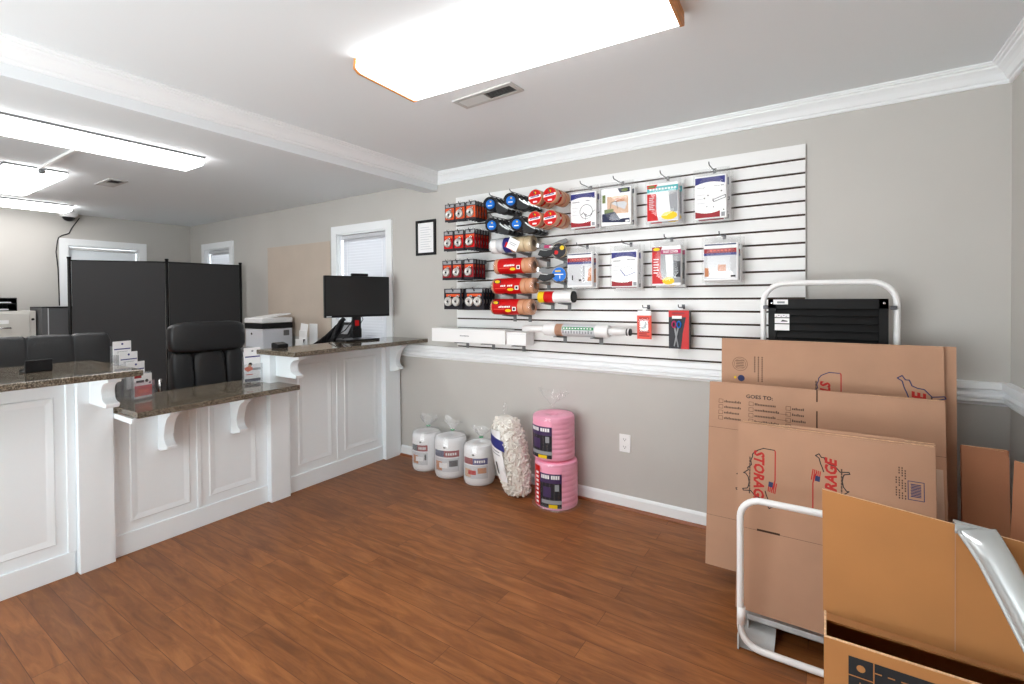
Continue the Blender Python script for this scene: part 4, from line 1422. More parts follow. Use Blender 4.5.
# black louvered panel between the rear legs
px0, px1, pz1, pz0, py = -0.245, 0.238, 1.352, 0.45, 2.765
b = MB('blackmetal')
for a in ((px0, pz0, px0 + 0.035, pz1), (px1 - 0.035, pz0, px1, pz1), (px0, pz1 - 0.045, px1, pz1), (px0, pz0, px1, pz0 + 0.04)):
    b.box((a[0], py - 0.012, a[1]), (a[2], py + 0.008, a[3]))
z = pz1 - 0.06
while z > pz0 + 0.04:
    b.prism([(py - 0.010, z - 0.020), (py - 0.007, z - 0.022), (py + 0.006, z + 0.010), (py + 0.003, z + 0.012)], 'X', px0 + 0.03, px1 - 0.03)
    z -= 0.037
b.box((px0 + 0.03, py + 0.006, pz0 + 0.03), (px1 - 0.03, py + 0.009, pz1 - 0.03))
pn = b.build('louvered_panel', t)
b = MB('paper').at(wallframe(0, py - 0.0135, 0))
b.box((-0.222, 1.326, 0), (-0.158, 1.350, 0.001))
b.use('midgrey').rect(-0.205, 1.331, -0.172, 1.341, 0.0014)
b.build('sticker', pn)
b = MB('paper').at(wallframe(0, py - 0.0135, 0))
b.box((-0.216, 1.196, 0), (-0.152, 1.278, 0.001)).use('inkblack').rect(-0.216, 1.257, -0.152, 1.2615, 0.0013).rect(-0.216, 1.2265, -0.152, 1.2315, 0.0013)
b.use('inkblack')
for i in range(5):
    b.rect(-0.212 + i * 0.011, 1.2655 + (i % 2) * 0.004, -0.206 + i * 0.011, 1.268 + (i % 2) * 0.004, 0.0014)
b.poly([(-0.190, 1.240, 0.0014), (-0.160, 1.240, 0.0014), (-0.160, 1.244, 0.0014), (-0.182, 1.249, 0.0014)])
b.build('sticker', pn)
b = MB('chrome').at(wallframe(0, py - 0.0125, 0))
for x in (px0 + 0.016, px1 - 0.016):
    b.lathe([(0.006, 0), (0.006, 0.002), (0.003, 0.0035), (0.001, 0.0035)], (x, 1.332, 0), 10, True, False)
b.build('bolt', pn)
for x, s in ((-0.258, 1), (0.258, -1)):
    MB('wire').box((x - 0.012, py + 0.0, 1.302), (x + 0.012, py + 0.03, 1.320)).build('mounting_bracket', pn, bevel=0.002)

USA = [(-124, 48.4), (-122.8, 49), (-109, 49), (-95, 49), (-89, 48), (-84.5, 46.5), (-82.5, 45.3), (-83, 42), (-79, 43), (-76, 44), (-71, 45), (-69, 47.3), (-67, 45),
       (-70, 43.5), (-70, 41.7), (-74, 40.5), (-75.5, 38), (-76, 35), (-81, 31.5), (-80, 26), (-81.5, 25.5), (-82.8, 29), (-85, 29.7), (-89, 30.2), (-94, 29.5),
       (-97.3, 27.5), (-97.3, 26), (-101, 29.5), (-103, 29), (-106.5, 31.8), (-111, 31.3), (-114.7, 32.5), (-117, 32.5), (-120.5, 34.5), (-122.5, 37.5), (-124.3, 40.4)]
def storage_logo(b, u, v, k, rot, z, blue='inknavy', mk=None, tx=0.0):
    """red STORAGE across an outline of the country, with a small flag"""
    c, s = math.cos(rot), math.sin(rot)
    def P(x, y):
        return (u + x * c - y * s, v + x * s + y * c)
    mk = mk or k
    pts = [((lo + 95.5) / 57.5 * 0.235 * mk, (la - 37.4) / 23.5 * 0.118 * mk) for lo, la in USA]
    q = [P(*p) for p in pts]
    b.use(blue).strip(q[7:] + q[:1], 0.0036 * k, z)
    b.use('inkred').strip(q[:6], 0.0042 * k, z)
    cx, cy = P(tx, -0.002 * k)
    b.use('inkred').text('STORAGE', cx, cy, 0.036 * k, z + 0.0003, rot, 0.038, 0.2, 0.92)
    cx, cy = P(0.0, -0.030 * k)
    b.use('inkbrown').text('SELF STORAGE', cx, cy, 0.010 * k, z + 0.0003, rot, 0.0, 0, 1.1) if False else None
    for i in range(12):
        a = P(-0.075 * k + i * 0.0125 * k, -0.034 * k)
        e = P(-0.067 * k + i * 0.0125 * k, -0.034 * k)
        b.use('inkbrown').strip([a, e], 0.005 * k, z)
    # flag
    f0 = [P(0.010 * k, 0.036 * k), P(0.050 * k, 0.032 * k), P(0.056 * k, 0.062 * k), P(0.014 * k, 0.068 * k)]
    for i in range(5):
        g, h2 = i / 5, (i + 0.6) / 5
        def lerp(a, e, m_):
            return (a[0] + (e[0] - a[0]) * m_, a[1] + (e[1] - a[1]) * m_)
        A, B, Cc, D = lerp(f0[0], f0[3], g), lerp(f0[1], f0[2], g), lerp(f0[1], f0[2], h2), lerp(f0[0], f0[3], h2)
        b.use('inkred').poly([(A[0], A[1], z + 0.0002), (B[0], B[1], z + 0.0002), (Cc[0], Cc[1], z + 0.0002), (D[0], D[1], z + 0.0002)])
    w1 = [f0[0], ((f0[0][0] + f0[1][0]) / 2, (f0[0][1] + f0[1][1]) / 2), ((f0[2][0] + f0[3][0]) / 2, (f0[2][1] + f0[3][1]) / 2), f0[3]]
    m01 = [w1[0], w1[1], ((w1[1][0] + w1[2][0]) / 2, (w1[1][1] + w1[2][1]) / 2), ((w1[0][0] + w1[3][0]) / 2, (w1[0][1] + w1[3][1]) / 2)]
    b.use('inknavy').poly([(p[0], p[1], z + 0.0004) for p in m01])

def flat_carton(x0, yb, zb, dy, dz, w, thick, label, print_fn=None, notch=None, creases=(), slots=(), mt='kraft', name='flat_carton', xd=(1, 0), group='flat cartons in the white rack'):
    """a folded carton: two boards with an open corrugated top edge, leaning back"""
    L_ = math.hypot(dy, dz)
    T = frame((x0, yb, zb), (xd[0], xd[1], 0), (-xd[1] * dy, xd[0] * dy, dz))
    b = MB(mt).at(T)
    g = 0.0045
    segs = notch or [(0, w, 0.0, 0.0)]
    # front board in sections whose top edges differ slightly, back board, fold on both sides
    for a, e, d0, d1 in segs:
        b.add([(a, 0, 0), (e, 0, 0), (e, L_ - d1, 0), (a, L_ - d0, 0), (a, 0, -g), (e, 0, -g), (e, L_ - d1, -g), (a, L_ - d0, -g)],
              [(0, 1, 2, 3), (7, 6, 5, 4), (0, 4, 5, 1)] + ([(0, 3, 7, 4)] if a == 0 else []) + ([(1, 5, 6, 2)] if abs(e - w) < 1e-6 else []))
        b.use('kraftedge').add([(a, L_ - d0, 0), (e, L_ - d1, 0), (e, L_ - d1, -g), (a, L_ - d0, -g)], [(0, 1, 2, 3)])
        b.use(mt)
    b.box((0.002, 0, -thick), (w - 0.001, L_ - 0.003, -thick + g))
    b.use('kraftedge').box((0.004, L_ - 0.0035, -thick), (w - 0.003, L_ - 0.002, -thick + g))
    b.use(mt)
    for xx in (0.0, w):
        s = -0.001 if xx == 0 else 0.001
        b.prism([(xx, 0), (xx + s * 3, -thick * 0.5), (xx, -thick), (xx + (0.004 if xx == 0 else -0.004), -thick), (xx + (0.004 if xx == 0 else -0.004), 0)], 'Y', 0.0, L_ - 0.006) if False else None
        b.add([(xx, 0, -g), (xx, L_ - 0.004, -g), (xx, L_ - 0.004, -thick), (xx, 0, -thick)], [(0, 1, 2, 3)])
    for a, e, v in creases:
        b.use('inkbrown').rect(a, v - 0.0007, e, v + 0.0007, 0.0003)
    for a, v0, e, v1 in slots:
        b.use('kraftdark').rect(a, v0, e, v1, 0.0004)
    if print_fn:
        print_fn(b)
    o = b.build(name)
    return tag(o, label, 'cardboard box', group)

def pr_front(b):
    storage_logo(b, 0.080, 0.533, 1.0, -PI / 2, 0.0004, 'inkblack')
    storage_logo(b, 0.326, 0.545, 1.0, PI / 2, 0.0004, 'inkblack')
    b.use('inknavy').strip([(0.556, 0.548), (0.600, 0.548), (0.600, 0.612), (0.556, 0.612)], 0.0025, 0.0004, True)
    for i in range(9):
        b.use('inknavy').rect(0.563 + (i % 2) * 0.001, 0.5585 + i * 0.0052, 0.592, 0.5617 + i * 0.0052, 0.0004)
    for i in range(4):
        for j in range(13):
            if (i + j) % 5 and not (i == 0 and j > 8):
                b.use('inkbrown').rect(0.521 + i * 0.0085, 0.545 + j * 0.0088, 0.525 + i * 0.0085, 0.551 + j * 0.0088, 0.0004)
def pr_mid(b):
    b.use('inkblack').text('GOES TO:', 0.219, 0.801, 0.0165, 0.0004, 0, 0.02, 0, 1.08)
    rows_ = 4
    for cx, w, n in ((0.044, 0.080, 4), (0.176, 0.110, 4), (0.328, 0.055, 4)):
        for i in range(n):
            y = (0.760 if cx < 0.3 else 0.757) - i * 0.0265
            b.use('inkbrown').strip([(cx, y), (cx + 0.018, y), (cx + 0.018, y + 0.017), (cx, y + 0.017)], 0.0018, 0.0004, True)
            r = random.Random(i * 7 + int(cx * 100))
            x = cx + 0.024
            while x < cx + 0.024 + w * r.uniform(0.7, 1.0):
                b.rect(x, y + 0.003, x + 0.005, y + 0.003 + r.choice([0.008, 0.011, 0.008]), 0.0004)
                x += 0.0068
            if w > 0.1 and i in (1, 2):
                b.rect(cx + 0.115, y + 0.002, cx + 0.160, y + 0.0036, 0.0004)
    storage_logo(b, 0.186, 0.430, 1.0, -PI / 2, 0.0004, 'inkblack')
def pr_rear(b):
    b.use('inkbrown').strip([(0.086 + 0.034 * math.cos(2 * PI * i / 28), 0.927 + 0.034 * math.sin(2 * PI * i / 28)) for i in range(28)], 0.0018, 0.0004, True)
    b.strip([(0.086 + 0.026 * math.cos(2 * PI * i / 24), 0.927 + 0.026 * math.sin(2 * PI * i / 24)) for i in range(24)], 0.0014, 0.0004, True)
    for i in range(5):
        b.rect(0.068, 0.910 + i * 0.008, 0.104, 0.913 + i * 0.008, 0.0004)
    for i in range(3):
        for j in range(14):
            if not (i == 0 and j < 5):
                b.use('inkbrown').rect(0.150 + i * 0.0165, 0.845 + j * 0.009, 0.156 + i * 0.0165, 0.851 + j * 0.009, 0.0004)
    storage_logo(b, 0.447, 0.790, 1.05, -PI / 2, 0.0004, 'inknavy', None, 0.030)
    storage_logo(b, 0.782, 0.752, 1.22, PI / 2, 0.0004, 'inknavy', 1.45, -0.026)
    b.use('inknavy').disc(0.092, 0.856, 0.016, 0.0004, 16).use('yellow').disc(0.064, 0.858, 0.006, 0.0004, 8)

fz = math.hypot(0.09, 0.74)
flat_carton(-0.310, 2.130, 0.097, 0.09, 0.74, 0.632, 0.011, 'shortest flat carton, in front, with two red STORAGE logos and a barcode square', pr_front,
            [(0, 0.172, 0.000, 0.003), (0.172, 0.541, 0.010, 0.010), (0.541, 0.632, 0.002, 0.006)], [(0.0, 0.632, 0.322)], [(0.075, 0.320, 0.157, 0.328), (0.30, 0.320, 0.33, 0.328)])
flat_carton(-0.300, 2.150, 0.097, 0.09, 0.744, 0.626, 0.011, 'plain flat carton hidden right behind the front STORAGE carton, only its top edge showing', None, [(0, 0.18, 0.004, 0.006), (0.18, 0.54, -0.004, -0.002), (0.54, 0.626, 0.004, 0.008)])
flat_carton(0.02, 2.240, 0.097, 0.12, 0.62, 0.345, 0.010, 'pale flat carton whose narrow edge shows right of the front STORAGE carton', None, None, mt='kraftpale')
flat_carton(-0.480, 2.398, 0.100, 0.12, 0.85, 0.874, 0.012, 'wide flat carton printed GOES TO with check boxes, middle of the rack', pr_mid,
            [(0, 0.447, 0.0, 0.0), (0.447, 0.874, 0.001, 0.006)], [(0.0, 0.447, 0.640), (0.447, 0.874, 0.640), (0.0, 0.447, 0.228)], [(0.4445, 0.640 + 0.035, 0.4495, 0.766), (0.4445, 0.806, 0.4495, 0.8585)])
flat_carton(-0.472, 2.415, 0.100, 0.12, 0.848, 0.862, 0.012, 'plain flat carton directly behind the GOES TO carton, showing only as an edge')
flat_carton(-0.450, 2.618, 0.100, 0.05, 1.053, 0.864, 0.014, 'tallest flat carton, with a round seal and blue outlined logos, before the black louvers', pr_rear,
            [(0, 0.211, 0.0, 0.002), (0.211, 0.60, 0.003, 0.003), (0.60, 0.864, 0.004, 0.010)])
flat_carton(-0.420, 2.640, 0.100, 0.05, 1.050, 0.876, 0.014, 'plain tall flat carton behind the one with the round seal, its right edge sticking out')

# slim open carton in the foreground
t = thing('open_carton', 'open orange-brown carton standing in the foreground with its rear flap up', 'cardboard box', (0.3, 1.44, 0))
T0 = wallframe(-0.004, 1.380, 0)
b = MB('kraft2')
b.box((-0.004, 1.380, 0), (0.62, 1.385, 0.542))
b.use('kraftedge').box((-0.004, 1.380, 0.542), (0.62, 1.385, 0.5445))
b.at(wallframe(-0.005, 1.3794, 0))
X0, Z1 = 0.050, 0.516
b.use('inkblack').rect(X0, 0.20, X0 + 0.25, Z1, 0.0)
b.use('kraft2')
b.rect(X0 + 0.047, 0.20, X0 + 0.0495, Z1, 0.0004)
for i in range(6):
    z = Z1 - 0.046 - i * 0.046
    b.rect(X0, z, X0 + (0.047 if i < 1 else 0.25), z + 0.0025, 0.0004)
b.disc(X0 + 0.024, Z1 - 0.023, 0.0085, 0.0004, 16)
for i in range(7):
    b.rect(X0 + 0.050 + i * 0.024, Z1 - 0.0235, X0 + 0.063 + i * 0.024, Z1 - 0.0205, 0.0004)
b.disc(X0 + 0.078, Z1 - 0.056, 0.026, 0.0004, 20, 0.012)
b.rect(X0 + 0.021, Z1 - 0.082, X0 + 0.024, Z1 - 0.056, 0.0004)
for i in range(1, 5):
    b.rect(X0 + 0.062, Z1 - 0.046 * i - 0.026, X0 + 0.22, Z1 - 0.046 * i - 0.022, 0.0004)
    b.disc(X0 + 0.024, Z1 - 0.023 - 0.046 * (i + 1), 0.0085, 0.0004, 16) if i > 1 else None
b.build('printed_panel', t)
b = MB('kraft2').box((-0.004, 1.815, 0), (0.62, 1.820, 0.532))  # back wall set deep so the cavity stays dark
b.build('carton_wall', t)
MB('kraft2').box((-0.004, 1.500, 0.512), (0.62, 1.818, 0.517)).build('shade_flap', t)  # unseen flap added to keep light out of the carton
b = MB('kraft2').box((-0.004, 1.385, 0), (0.001, 1.815, 0.511))
b.box((-0.004, 1.385, 0.511), (0.001, 1.498, 0.540)).use('kraftedge').box((-0.004, 1.385, 0.540), (0.001, 1.498, 0.542))
b.use('kraftdark')
for z in (0.515, 0.46, 0.40):
    b.box((-0.0046, 1.41, z - 0.007), (-0.004, 1.475, z + 0.007))
b.build('carton_wall', t)
MB('kraft2').box((0.615, 1.385, 0), (0.62, 1.815, 0.511)).build('carton_wall', t)
MB('kraft2').box((0.001, 1.385, 0), (0.615, 1.815, 0.004)).build('carton_bottom', t)
# rear flap standing up; its top edge falls off to the right
b = MB('kraft2')
zt0, zt1 = 0.859, 0.792
b.add([(-0.006, 1.500, 0.537), (0.62, 1.500, 0.519), (0.62, 1.506, zt1), (-0.008, 1.502, zt0), (-0.006, 1.505, 0.537), (0.62, 1.505, 0.519), (0.62, 1.511, zt1), (-0.008, 1.507, zt0)],
      [(0, 1, 2, 3), (7, 6, 5, 4), (0, 3, 7, 4), (1, 5, 6, 2)])
b.use('kraftedge').add([(-0.008, 1.502, zt0), (0.62, 1.506, zt1), (0.62, 1.511, zt1), (-0.008, 1.507, zt0)], [(0, 1, 2, 3)])
b.use('kraft').add([(0.2530, 1.4993, 0.535), (0.2545, 1.4993, 0.535), (0.2545, 1.5010, 0.828), (0.2530, 1.5010, 0.828)], [(0, 1, 2, 3)])
b.build('upright_flap', t)

# silver tube with flattened end resting on that flap
t = thing('metal_tube', 'silver tube with a flattened end resting on the flap of the open carton', 'tube', (0.42, 1.2, 0.3))
path = [((0.290, 1.495, 0.832), 0.036, 0.004), ((0.291, 1.491, 0.829), 0.036, 0.006), ((0.296, 1.481, 0.820), 0.035, 0.018), ((0.303, 1.466, 0.806), 0.033, 0.028), ((0.314, 1.445, 0.784), 0.0315, 0.031),
        ((0.336, 1.402, 0.730), 0.031, 0.031), ((0.430, 1.225, 0.498), 0.031, 0.031), ((0.575, 0.95, 0.140), 0.031, 0.031), ((0.614, 0.880, 0.040), 0.031, 0.031)]
rings = []
D = Vector((0.595 - 0.314, 0.90 - 1.445, 0.052 - 0.784)).normalized()
A = Vector((1, 0.25, 0.10))
A = (A - D * A.dot(D)).normalized()
B = D.cross(A)
for (c, ra, rb) in path:
    rings.append([Vector(c) + A * (ra * math.cos(2 * PI * i / 24)) + B * (rb * math.sin(2 * PI * i / 24)) for i in range(24)])
b = MB('silver').loft(rings)
b.build('tube_shaft', t)
# hooked tab over the flap edge, and a seam down the side
b = MB('silver').add([(0.252, 1.496, 0.838), (0.326, 1.496, 0.830), (0.326, 1.517, 0.830), (0.252, 1.517, 0.838), (0.252, 1.517, 0.805), (0.326, 1.517, 0.797), (0.252, 1.493, 0.815), (0.326, 1.493, 0.807)],
                     [(0, 1, 2, 3), (3, 2, 5, 4), (0, 6, 7, 1)])
o = b.build('end_tab', t)
m_ = o.modifiers.new('solid', 'SOLIDIFY')
m_.thickness = 0.003
b = MB('silver')
sp = [Vector(c) - A * (ra * 1.0) for c, ra, rb in path[1:-1]]
b.tube(sp, 0.005, 8)
b.build('side_bead', t)

# flat cartons in the right corner
flat_carton(0.450, 2.505, 0.002, 0.06, 0.770, 0.136, 0.020, 'folded brown carton in the right corner, just beside the tallest flat carton', None, [(0, 0.122, 0.0, 0.006), (0.122, 0.136, 0.010, 0.026)], mt='kraft3', group='flat cartons in the right corner')
flat_carton(0.537, 2.402, 0.002, 0.035, 0.770, 0.130, 0.016, 'darker folded carton leaning on the right wall at the edge of the picture', mt='kraft3', xd=(0.55, -0.835), group='flat cartons in the right corner')

# ------------------------------------------------------------------ things on the counters
# stepped leaflet holder
def leaflet(b, w, h, kind):
    b.use('paper').box((-w / 2, -0.006, 0), (w / 2, 0.0, h))
    b.at(b.T @ frame((0, -0.0064, 0), (1, 0, 0), (0, 0, 1)))
    if kind == 'white':
        b.use('navy').disc(0, h * 0.90, 0.006, 0, 10).rect(-w * 0.46, h * 0.70, w * 0.46, h * 0.74, 0)
        b.use('midgrey').rect(-w * 0.3, h * 0.62, w * 0.3, h * 0.635, 0).rect(-w * 0.3, h * 0.58, w * 0.2, h * 0.595, 0)
    elif kind == 'red':
        b.use('dkred').rect(-w * 0.5, h * 0.84, -w * 0.1, h * 1.0, 0)
        b.use('inkblack').rect(-w * 0.4, h * 0.64, w * 0.05, h * 0.74, 0).disc(w * 0.2, h * 0.70, w * 0.10, 0, 10).disc(w * 0.38, h * 0.60, w * 0.07, 0, 10)
        b.use('red').rect(-w * 0.5, h * 0.08, w * 0.5, h * 0.52, 0)
        b.use('coral').rect(-w * 0.3, h * 0.20, w * 0.3, h * 0.36, 0.0004)
    else:
        b.use('midgrey').disc(0, h * 0.90, 0.007, 0, 10)
        b.use('navy').rect(-w * 0.46, h * 0.715, w * 0.46, h * 0.75, 0)
        b.use('skin').disc(-w * 0.18, h * 0.46, w * 0.10, 0.0003, 12)
        b.use('inkblack').disc(-w * 0.14, h * 0.51, w * 0.12, 0, 12)
        b.use('orange').poly([(-w * 0.5, h * 0.36, 0.0002), (-w * 0.3, h * 0.30, 0.0002), (0, h * 0.34, 0.0002), (0, h * 0.42, 0.0002), (-w * 0.3, h * 0.45, 0.0002), (-w * 0.5, h * 0.42, 0.0002)])
        b.use('midgrey').rect(0, h * 0.33, w * 0.5, h * 0.40, 0)
        b.use('red').rect(-w * 0.42, h * 0.20, 0, h * 0.225, 0)
        b.use('dnavy').rect(-w * 0.5, 0.0, w * 0.5, h * 0.09, 0)
def holder(name, label, loc, rot, tiers, w):
    """clear stepped holder; local -y faces the visitor"""
    t = thing(name, label, 'leaflet holder', loc)
    Tb = Matrix.Translation(loc) @ Matrix.Rotation(rot, 4, 'Z')
    n = len(tiers)
    b = MB('acrylic').at(Tb)
    for i, (yy, zz, hp) in enumerate(tiers):
        b.box((-w / 2, yy - 0.020, zz), (w / 2, yy - 0.017, zz + hp))
        b.box((-w / 2, yy + 0.012, 0.0), (w / 2, yy + 0.015, zz + hp + 0.05))
        b.box((-w / 2, yy - 0.017, zz), (w / 2, yy + 0.012, zz + 0.003))
        for sx in (-w / 2, w / 2 - 0.003):
            b.box((sx, yy - 0.017, 0.0), (sx + 0.003, yy + 0.012, zz + hp))
    b.build('clear_holder', t)
    return t, Tb
t, Tb = holder('leaflet_holder', 'clear stepped holder at the left end of the low worktop, red leaflets in front', (-3.245, 1.128, 0.8105), math.radians(90 + 13),
               [(0.0, 0.004, 0.10), (0.060, 0.055, 0.09), (0.120, 0.110, 0.09), (0.175, 0.160, 0.09)], 0.105)
for (yy, zz, hh, kd, nm) in ((0.0, 0.009, 0.135, 'red', 0), (0.060, 0.060, 0.150, 'white', 0), (0.120, 0.115, 0.150, 'white', 0), (0.175, 0.165, 0.160, 'white', 0)):
    b = MB().at(Tb @ Matrix.Translation((0, yy + 0.001, zz)))
    leaflet(b, 0.093, hh, kd)
    o = b.build('leaflet_stack')
    lab = {0.0: 'red and white leaflets in the front pocket of the stepped holder', 0.060: 'white leaflets in the second pocket of the stepped holder',
           0.120: 'white leaflets with a blue band in the third pocket of the stepped holder', 0.175: 'white leaflets standing highest, in the rear pocket of the stepped holder'}[yy]
    tag(o, lab, 'leaflets')
t, Tb = holder('leaflet_holder', 'clear single holder at the right end of the low worktop', (-3.235, 1.745, 0.8105), math.radians(90 - 8), [(0.0, 0.004, 0.125)], 0.118)
b = MB().at(Tb @ Matrix.Translation((0, 0.001, 0.009)))
leaflet(b, 0.102, 0.228, 'person')
tag(b.build('leaflet_stack'), 'white leaflets picturing a person in orange, in the single clear holder', 'leaflets')
tag(MB('white').box((-3.36, 1.83, 0.8105), (-3.30, 1.88, 0.835)).build('small_box', bevel=0.006), 'small white plastic box on the low worktop behind the single holder', 'box') if False else None
# black card holder on the left worktop
t = thing('card_holder', 'small black card holder on the left raised worktop', 'card holder', (-3.20, 0.675, 1.0315))
Tc = Matrix.Translation((-3.195, 0.68, 1.0315)) @ Matrix.Rotation(math.radians(-80), 4, 'Z')
b = MB('blackpl').at(Tc)
b.prism([(-0.03, 0.0), (0.03, 0.0), (0.03, 0.058), (0.024, 0.058), (0.018, 0.008), (-0.024, 0.008), (-0.026, 0.014), (-0.03, 0.014)], 'X', -0.05, 0.05)
b.build('tray', t, bevel=0.001)
b = MB('paper').at(Tc @ Matrix.Translation((0, 0.014, 0.009)) @ Matrix.Rotation(-0.25, 4, 'X'))
b.box((-0.044, -0.006, 0), (0.044, 0.0, 0.012))
b.build('cards', t)
# black box on the right worktop
t = thing('card_terminal', 'small black device lying on the raised worktop by the printer', 'card reader', (-3.19, 1.92, 1.0315))
Tc = Matrix.Translation((-3.19, 1.915, 1.0315)) @ Matrix.Rotation(math.radians(95), 4, 'Z')
b = MB('blackpl').at(Tc).prism([(-0.035, 0), (0.035, 0), (0.035, 0.034), (0.02, 0.040), (-0.035, 0.026)], 'X', -0.042, 0.042)
b.build('body', t, bevel=0.004)
b = MB('screen').at(Tc).add([(-0.035, -0.028, 0.0285), (0.035, -0.028, 0.0285), (0.035, 0.012, 0.0385), (-0.035, 0.012, 0.0385)], [(0, 1, 2, 3)])
b.build('display', t)

# monitor
A0, A1 = Vector((-3.238, 2.312, 0)), Vector((-3.10, 2.842, 0))
dirx = (A1 - A0).normalized()
nrm = Vector((dirx.y, -dirx.x, 0))   # towards the room
mid = (A0 + A1) / 2
w = (A1 - A0).length
t = thing('monitor', 'black flat monitor on its stand on the raised worktop', 'monitor', (mid.x, mid.y, 1.0315))
T = frame((mid.x, mid.y, 0), dirx, (0, 0, 1))   # local z = out of the screen
b = MB('blackpl').at(T).box((-w / 2, 1.222, -0.030), (w / 2, 1.553, 0.0))
mo = b.build('housing', t, bevel=0.004)
b = MB('screen').at(T).rect(-w / 2 + 0.008, 1.240, w / 2 - 0.008, 1.545, 0.0006)
b.build('screen', mo)
b = MB('ltgrey').at(T).rect(-w / 2 + 0.012, 1.2265, -w / 2 + 0.052, 1.2355, 0.0006)
b.build('badge', mo)
b = MB('blackpl').at(T).box((-0.035, 1.05, -0.062), (0.035, 1.36, -0.032))
b.build('column', t, bevel=0.004)
b = MB('red').at(T).rect(-0.018, 1.150, 0.016, 1.195, -0.0312)
b.build('sticker', t)
b = MB('blackpl').at(T).box((-0.14, 1.0315, -0.13), (0.15, 1.046, 0.065))
b.build('base_plate', t, bevel=0.005)
b = MB('blackpl').at(T)
b.tube([(-0.01, 1.26, -0.065), (-0.04, 1.18, -0.05), (-0.09, 1.12, -0.05), (-0.16, 1.075, -0.06), (-0.22, 1.04, -0.07)], 0.004, 8)
b.tube([(0.03, 1.27, -0.065), (0.06, 1.20, -0.05), (0.01, 1.14, -0.028), (-0.06, 1.09, -0.03), (-0.12, 1.05, -0.04)], 0.0035, 8)
b.build('cable', t)
t = thing('webcam', 'small black webcam bar clipped on top of the monitor', 'webcam', (mid.x, mid.y, 1.5535))
b = MB('blackpl').at(T).box((-0.055, 1.5537, -0.026), (0.085, 1.575, 0.004))
b.build('bar', t, bevel=0.005)
MB('screen').at(T).disc(0.015, 1.564, 0.006, 0.0045, 14).build('lens', t)

# ------------------------------------------------------------------ the office behind the counter
# low white cabinet carrying the printer and trays
t = thing('low_cabinet', 'low white cabinet along the office wall under the printer', 'cabinet', (-4.15, 2.78, 0))
MB('printer').box((-5.02, 2.58, 0.06), (-3.42, 2.975, 0.84)).box((-5.00, 2.60, 0), (-3.44, 2.97, 0.06)).build('body', t, bevel=0.003)
MB('greypl').box((-5.04, 2.555, 0.84), (-3.41, 2.978, 0.868)).build('top', t, bevel=0.004)
for i in range(4):
    o = MB('white').box((-5.01 + i * 0.4, 2.562, 0.08), (-4.63 + i * 0.4, 2.58, 0.82)).build('door', t, bevel=0.003)
    MB('chrome').tube([(-4.66 + i * 0.4, 2.562, 0.62), (-4.66 + i * 0.4, 2.545, 0.63), (-4.66 + i * 0.4, 2.545, 0.71), (-4.66 + i * 0.4, 2.562, 0.72)], 0.005, 8).build('handle', o)
# printer
PX0, PX1, PY0, PY1, PZ = -4.98, -4.66, 2.62, 2.94, 0.869
t = thing('printer', 'pale grey office printer with a dark scanner band on the low cabinet', 'printer', ((PX0 + PX1) / 2, 2.78, PZ))
b = MB('printer').box((PX0, PY0, PZ), (PX1, PY1, PZ + 0.205))
b.build('body', t, bevel=0.012, seg=3)
b = MB('blackpl').box((PX0 - 0.005, PY0 - 0.004, PZ + 0.207), (PX1 + 0.005, PY1, PZ + 0.262))
b.build('scanner_band', t, bevel=0.004)
b = MB('paper').box((PX0 - 0.01, PY0 - 0.006, PZ + 0.263), (PX1 + 0.008, PY1, PZ + 0.315))
b.build('scanner_lid', t, bevel=0.012, seg=3)
b = MB('paper').add([(PX0 + 0.02, PY0 + 0.05, PZ + 0.318), (PX1 - 0.03, PY0 + 0.05, PZ + 0.322), (PX1 + 0.0, PY1 - 0.02, PZ + 0.358), (PX0 + 0.05, PY1 - 0.02, PZ + 0.348)], [(0, 1, 2, 3)])
o = b.build('document_tray', t)
m_ = o.modifiers.new('solid', 'SOLIDIFY')
m_.thickness = 0.012
MB('greypl').box((PX1 - 0.002, PY1 - 0.10, PZ + 0.13), (PX1 + 0.003, PY1 - 0.04, PZ + 0.185)).build('badge', t, bevel=0.001)
MB('inkblack').at(wallframe(PX0 + 0.12, PY0 - 0.001, PZ + 0.155)).disc(0, 0, 0.016, 0, 14, 0.012).build('logo_mark', t)
MB('greypl').box((PX0 + 0.03, PY0 - 0.06, PZ + 0.006), (PX1 - 0.06, PY0 + 0.01, PZ + 0.022)).build('paper_tray', t, bevel=0.004)
# binder stack left of the printer
t = thing('paper_shelf', 'black letter shelf with a green folder left of the printer', 'shelf', (-5.13, 2.74, 0.869)) if False else None
# desk sorter and letters
t = thing('letter_stand', 'white letter stand beside the printer on the low cabinet', 'letter stand', (-4.16, 2.78, 0.8685))
b = MB('white').box((-4.24, 2.70, 0.8685), (-4.12, 2.86, 0.88)).box((-4.24, 2.85, 0.88), (-4.12, 2.86, 1.13)).box((-4.24, 2.74, 0.88), (-4.12, 2.748, 1.07)).box((-4.24, 2.70, 0.88), (-4.12, 2.706, 0.99))
b.build('rack', t, bevel=0.003)
b = MB('paper').add([(-4.235, 2.72, 0.88), (-4.125, 2.72, 0.88), (-4.125, 2.76, 1.13), (-4.235, 2.76, 1.14)], [(0, 1, 2, 3)])
b.use('inkblack').add([(-4.19, 2.724, 0.955), (-4.15, 2.724, 0.955), (-4.135, 2.731, 0.99), (-4.18, 2.731, 0.985)], [(0, 1, 2, 3)])
o = b.build('letters', t)
m_ = o.modifiers.new('solid', 'SOLIDIFY')
m_.thickness = 0.004
t = thing('desk_sorter', 'black upright file sorter between the letter stand and the monitor', 'file sorter', (-3.93, 2.78, 0.8685))
b = MB('blackpl').box((-4.03, 2.70, 0.8685), (-3.80, 2.90, 0.882))
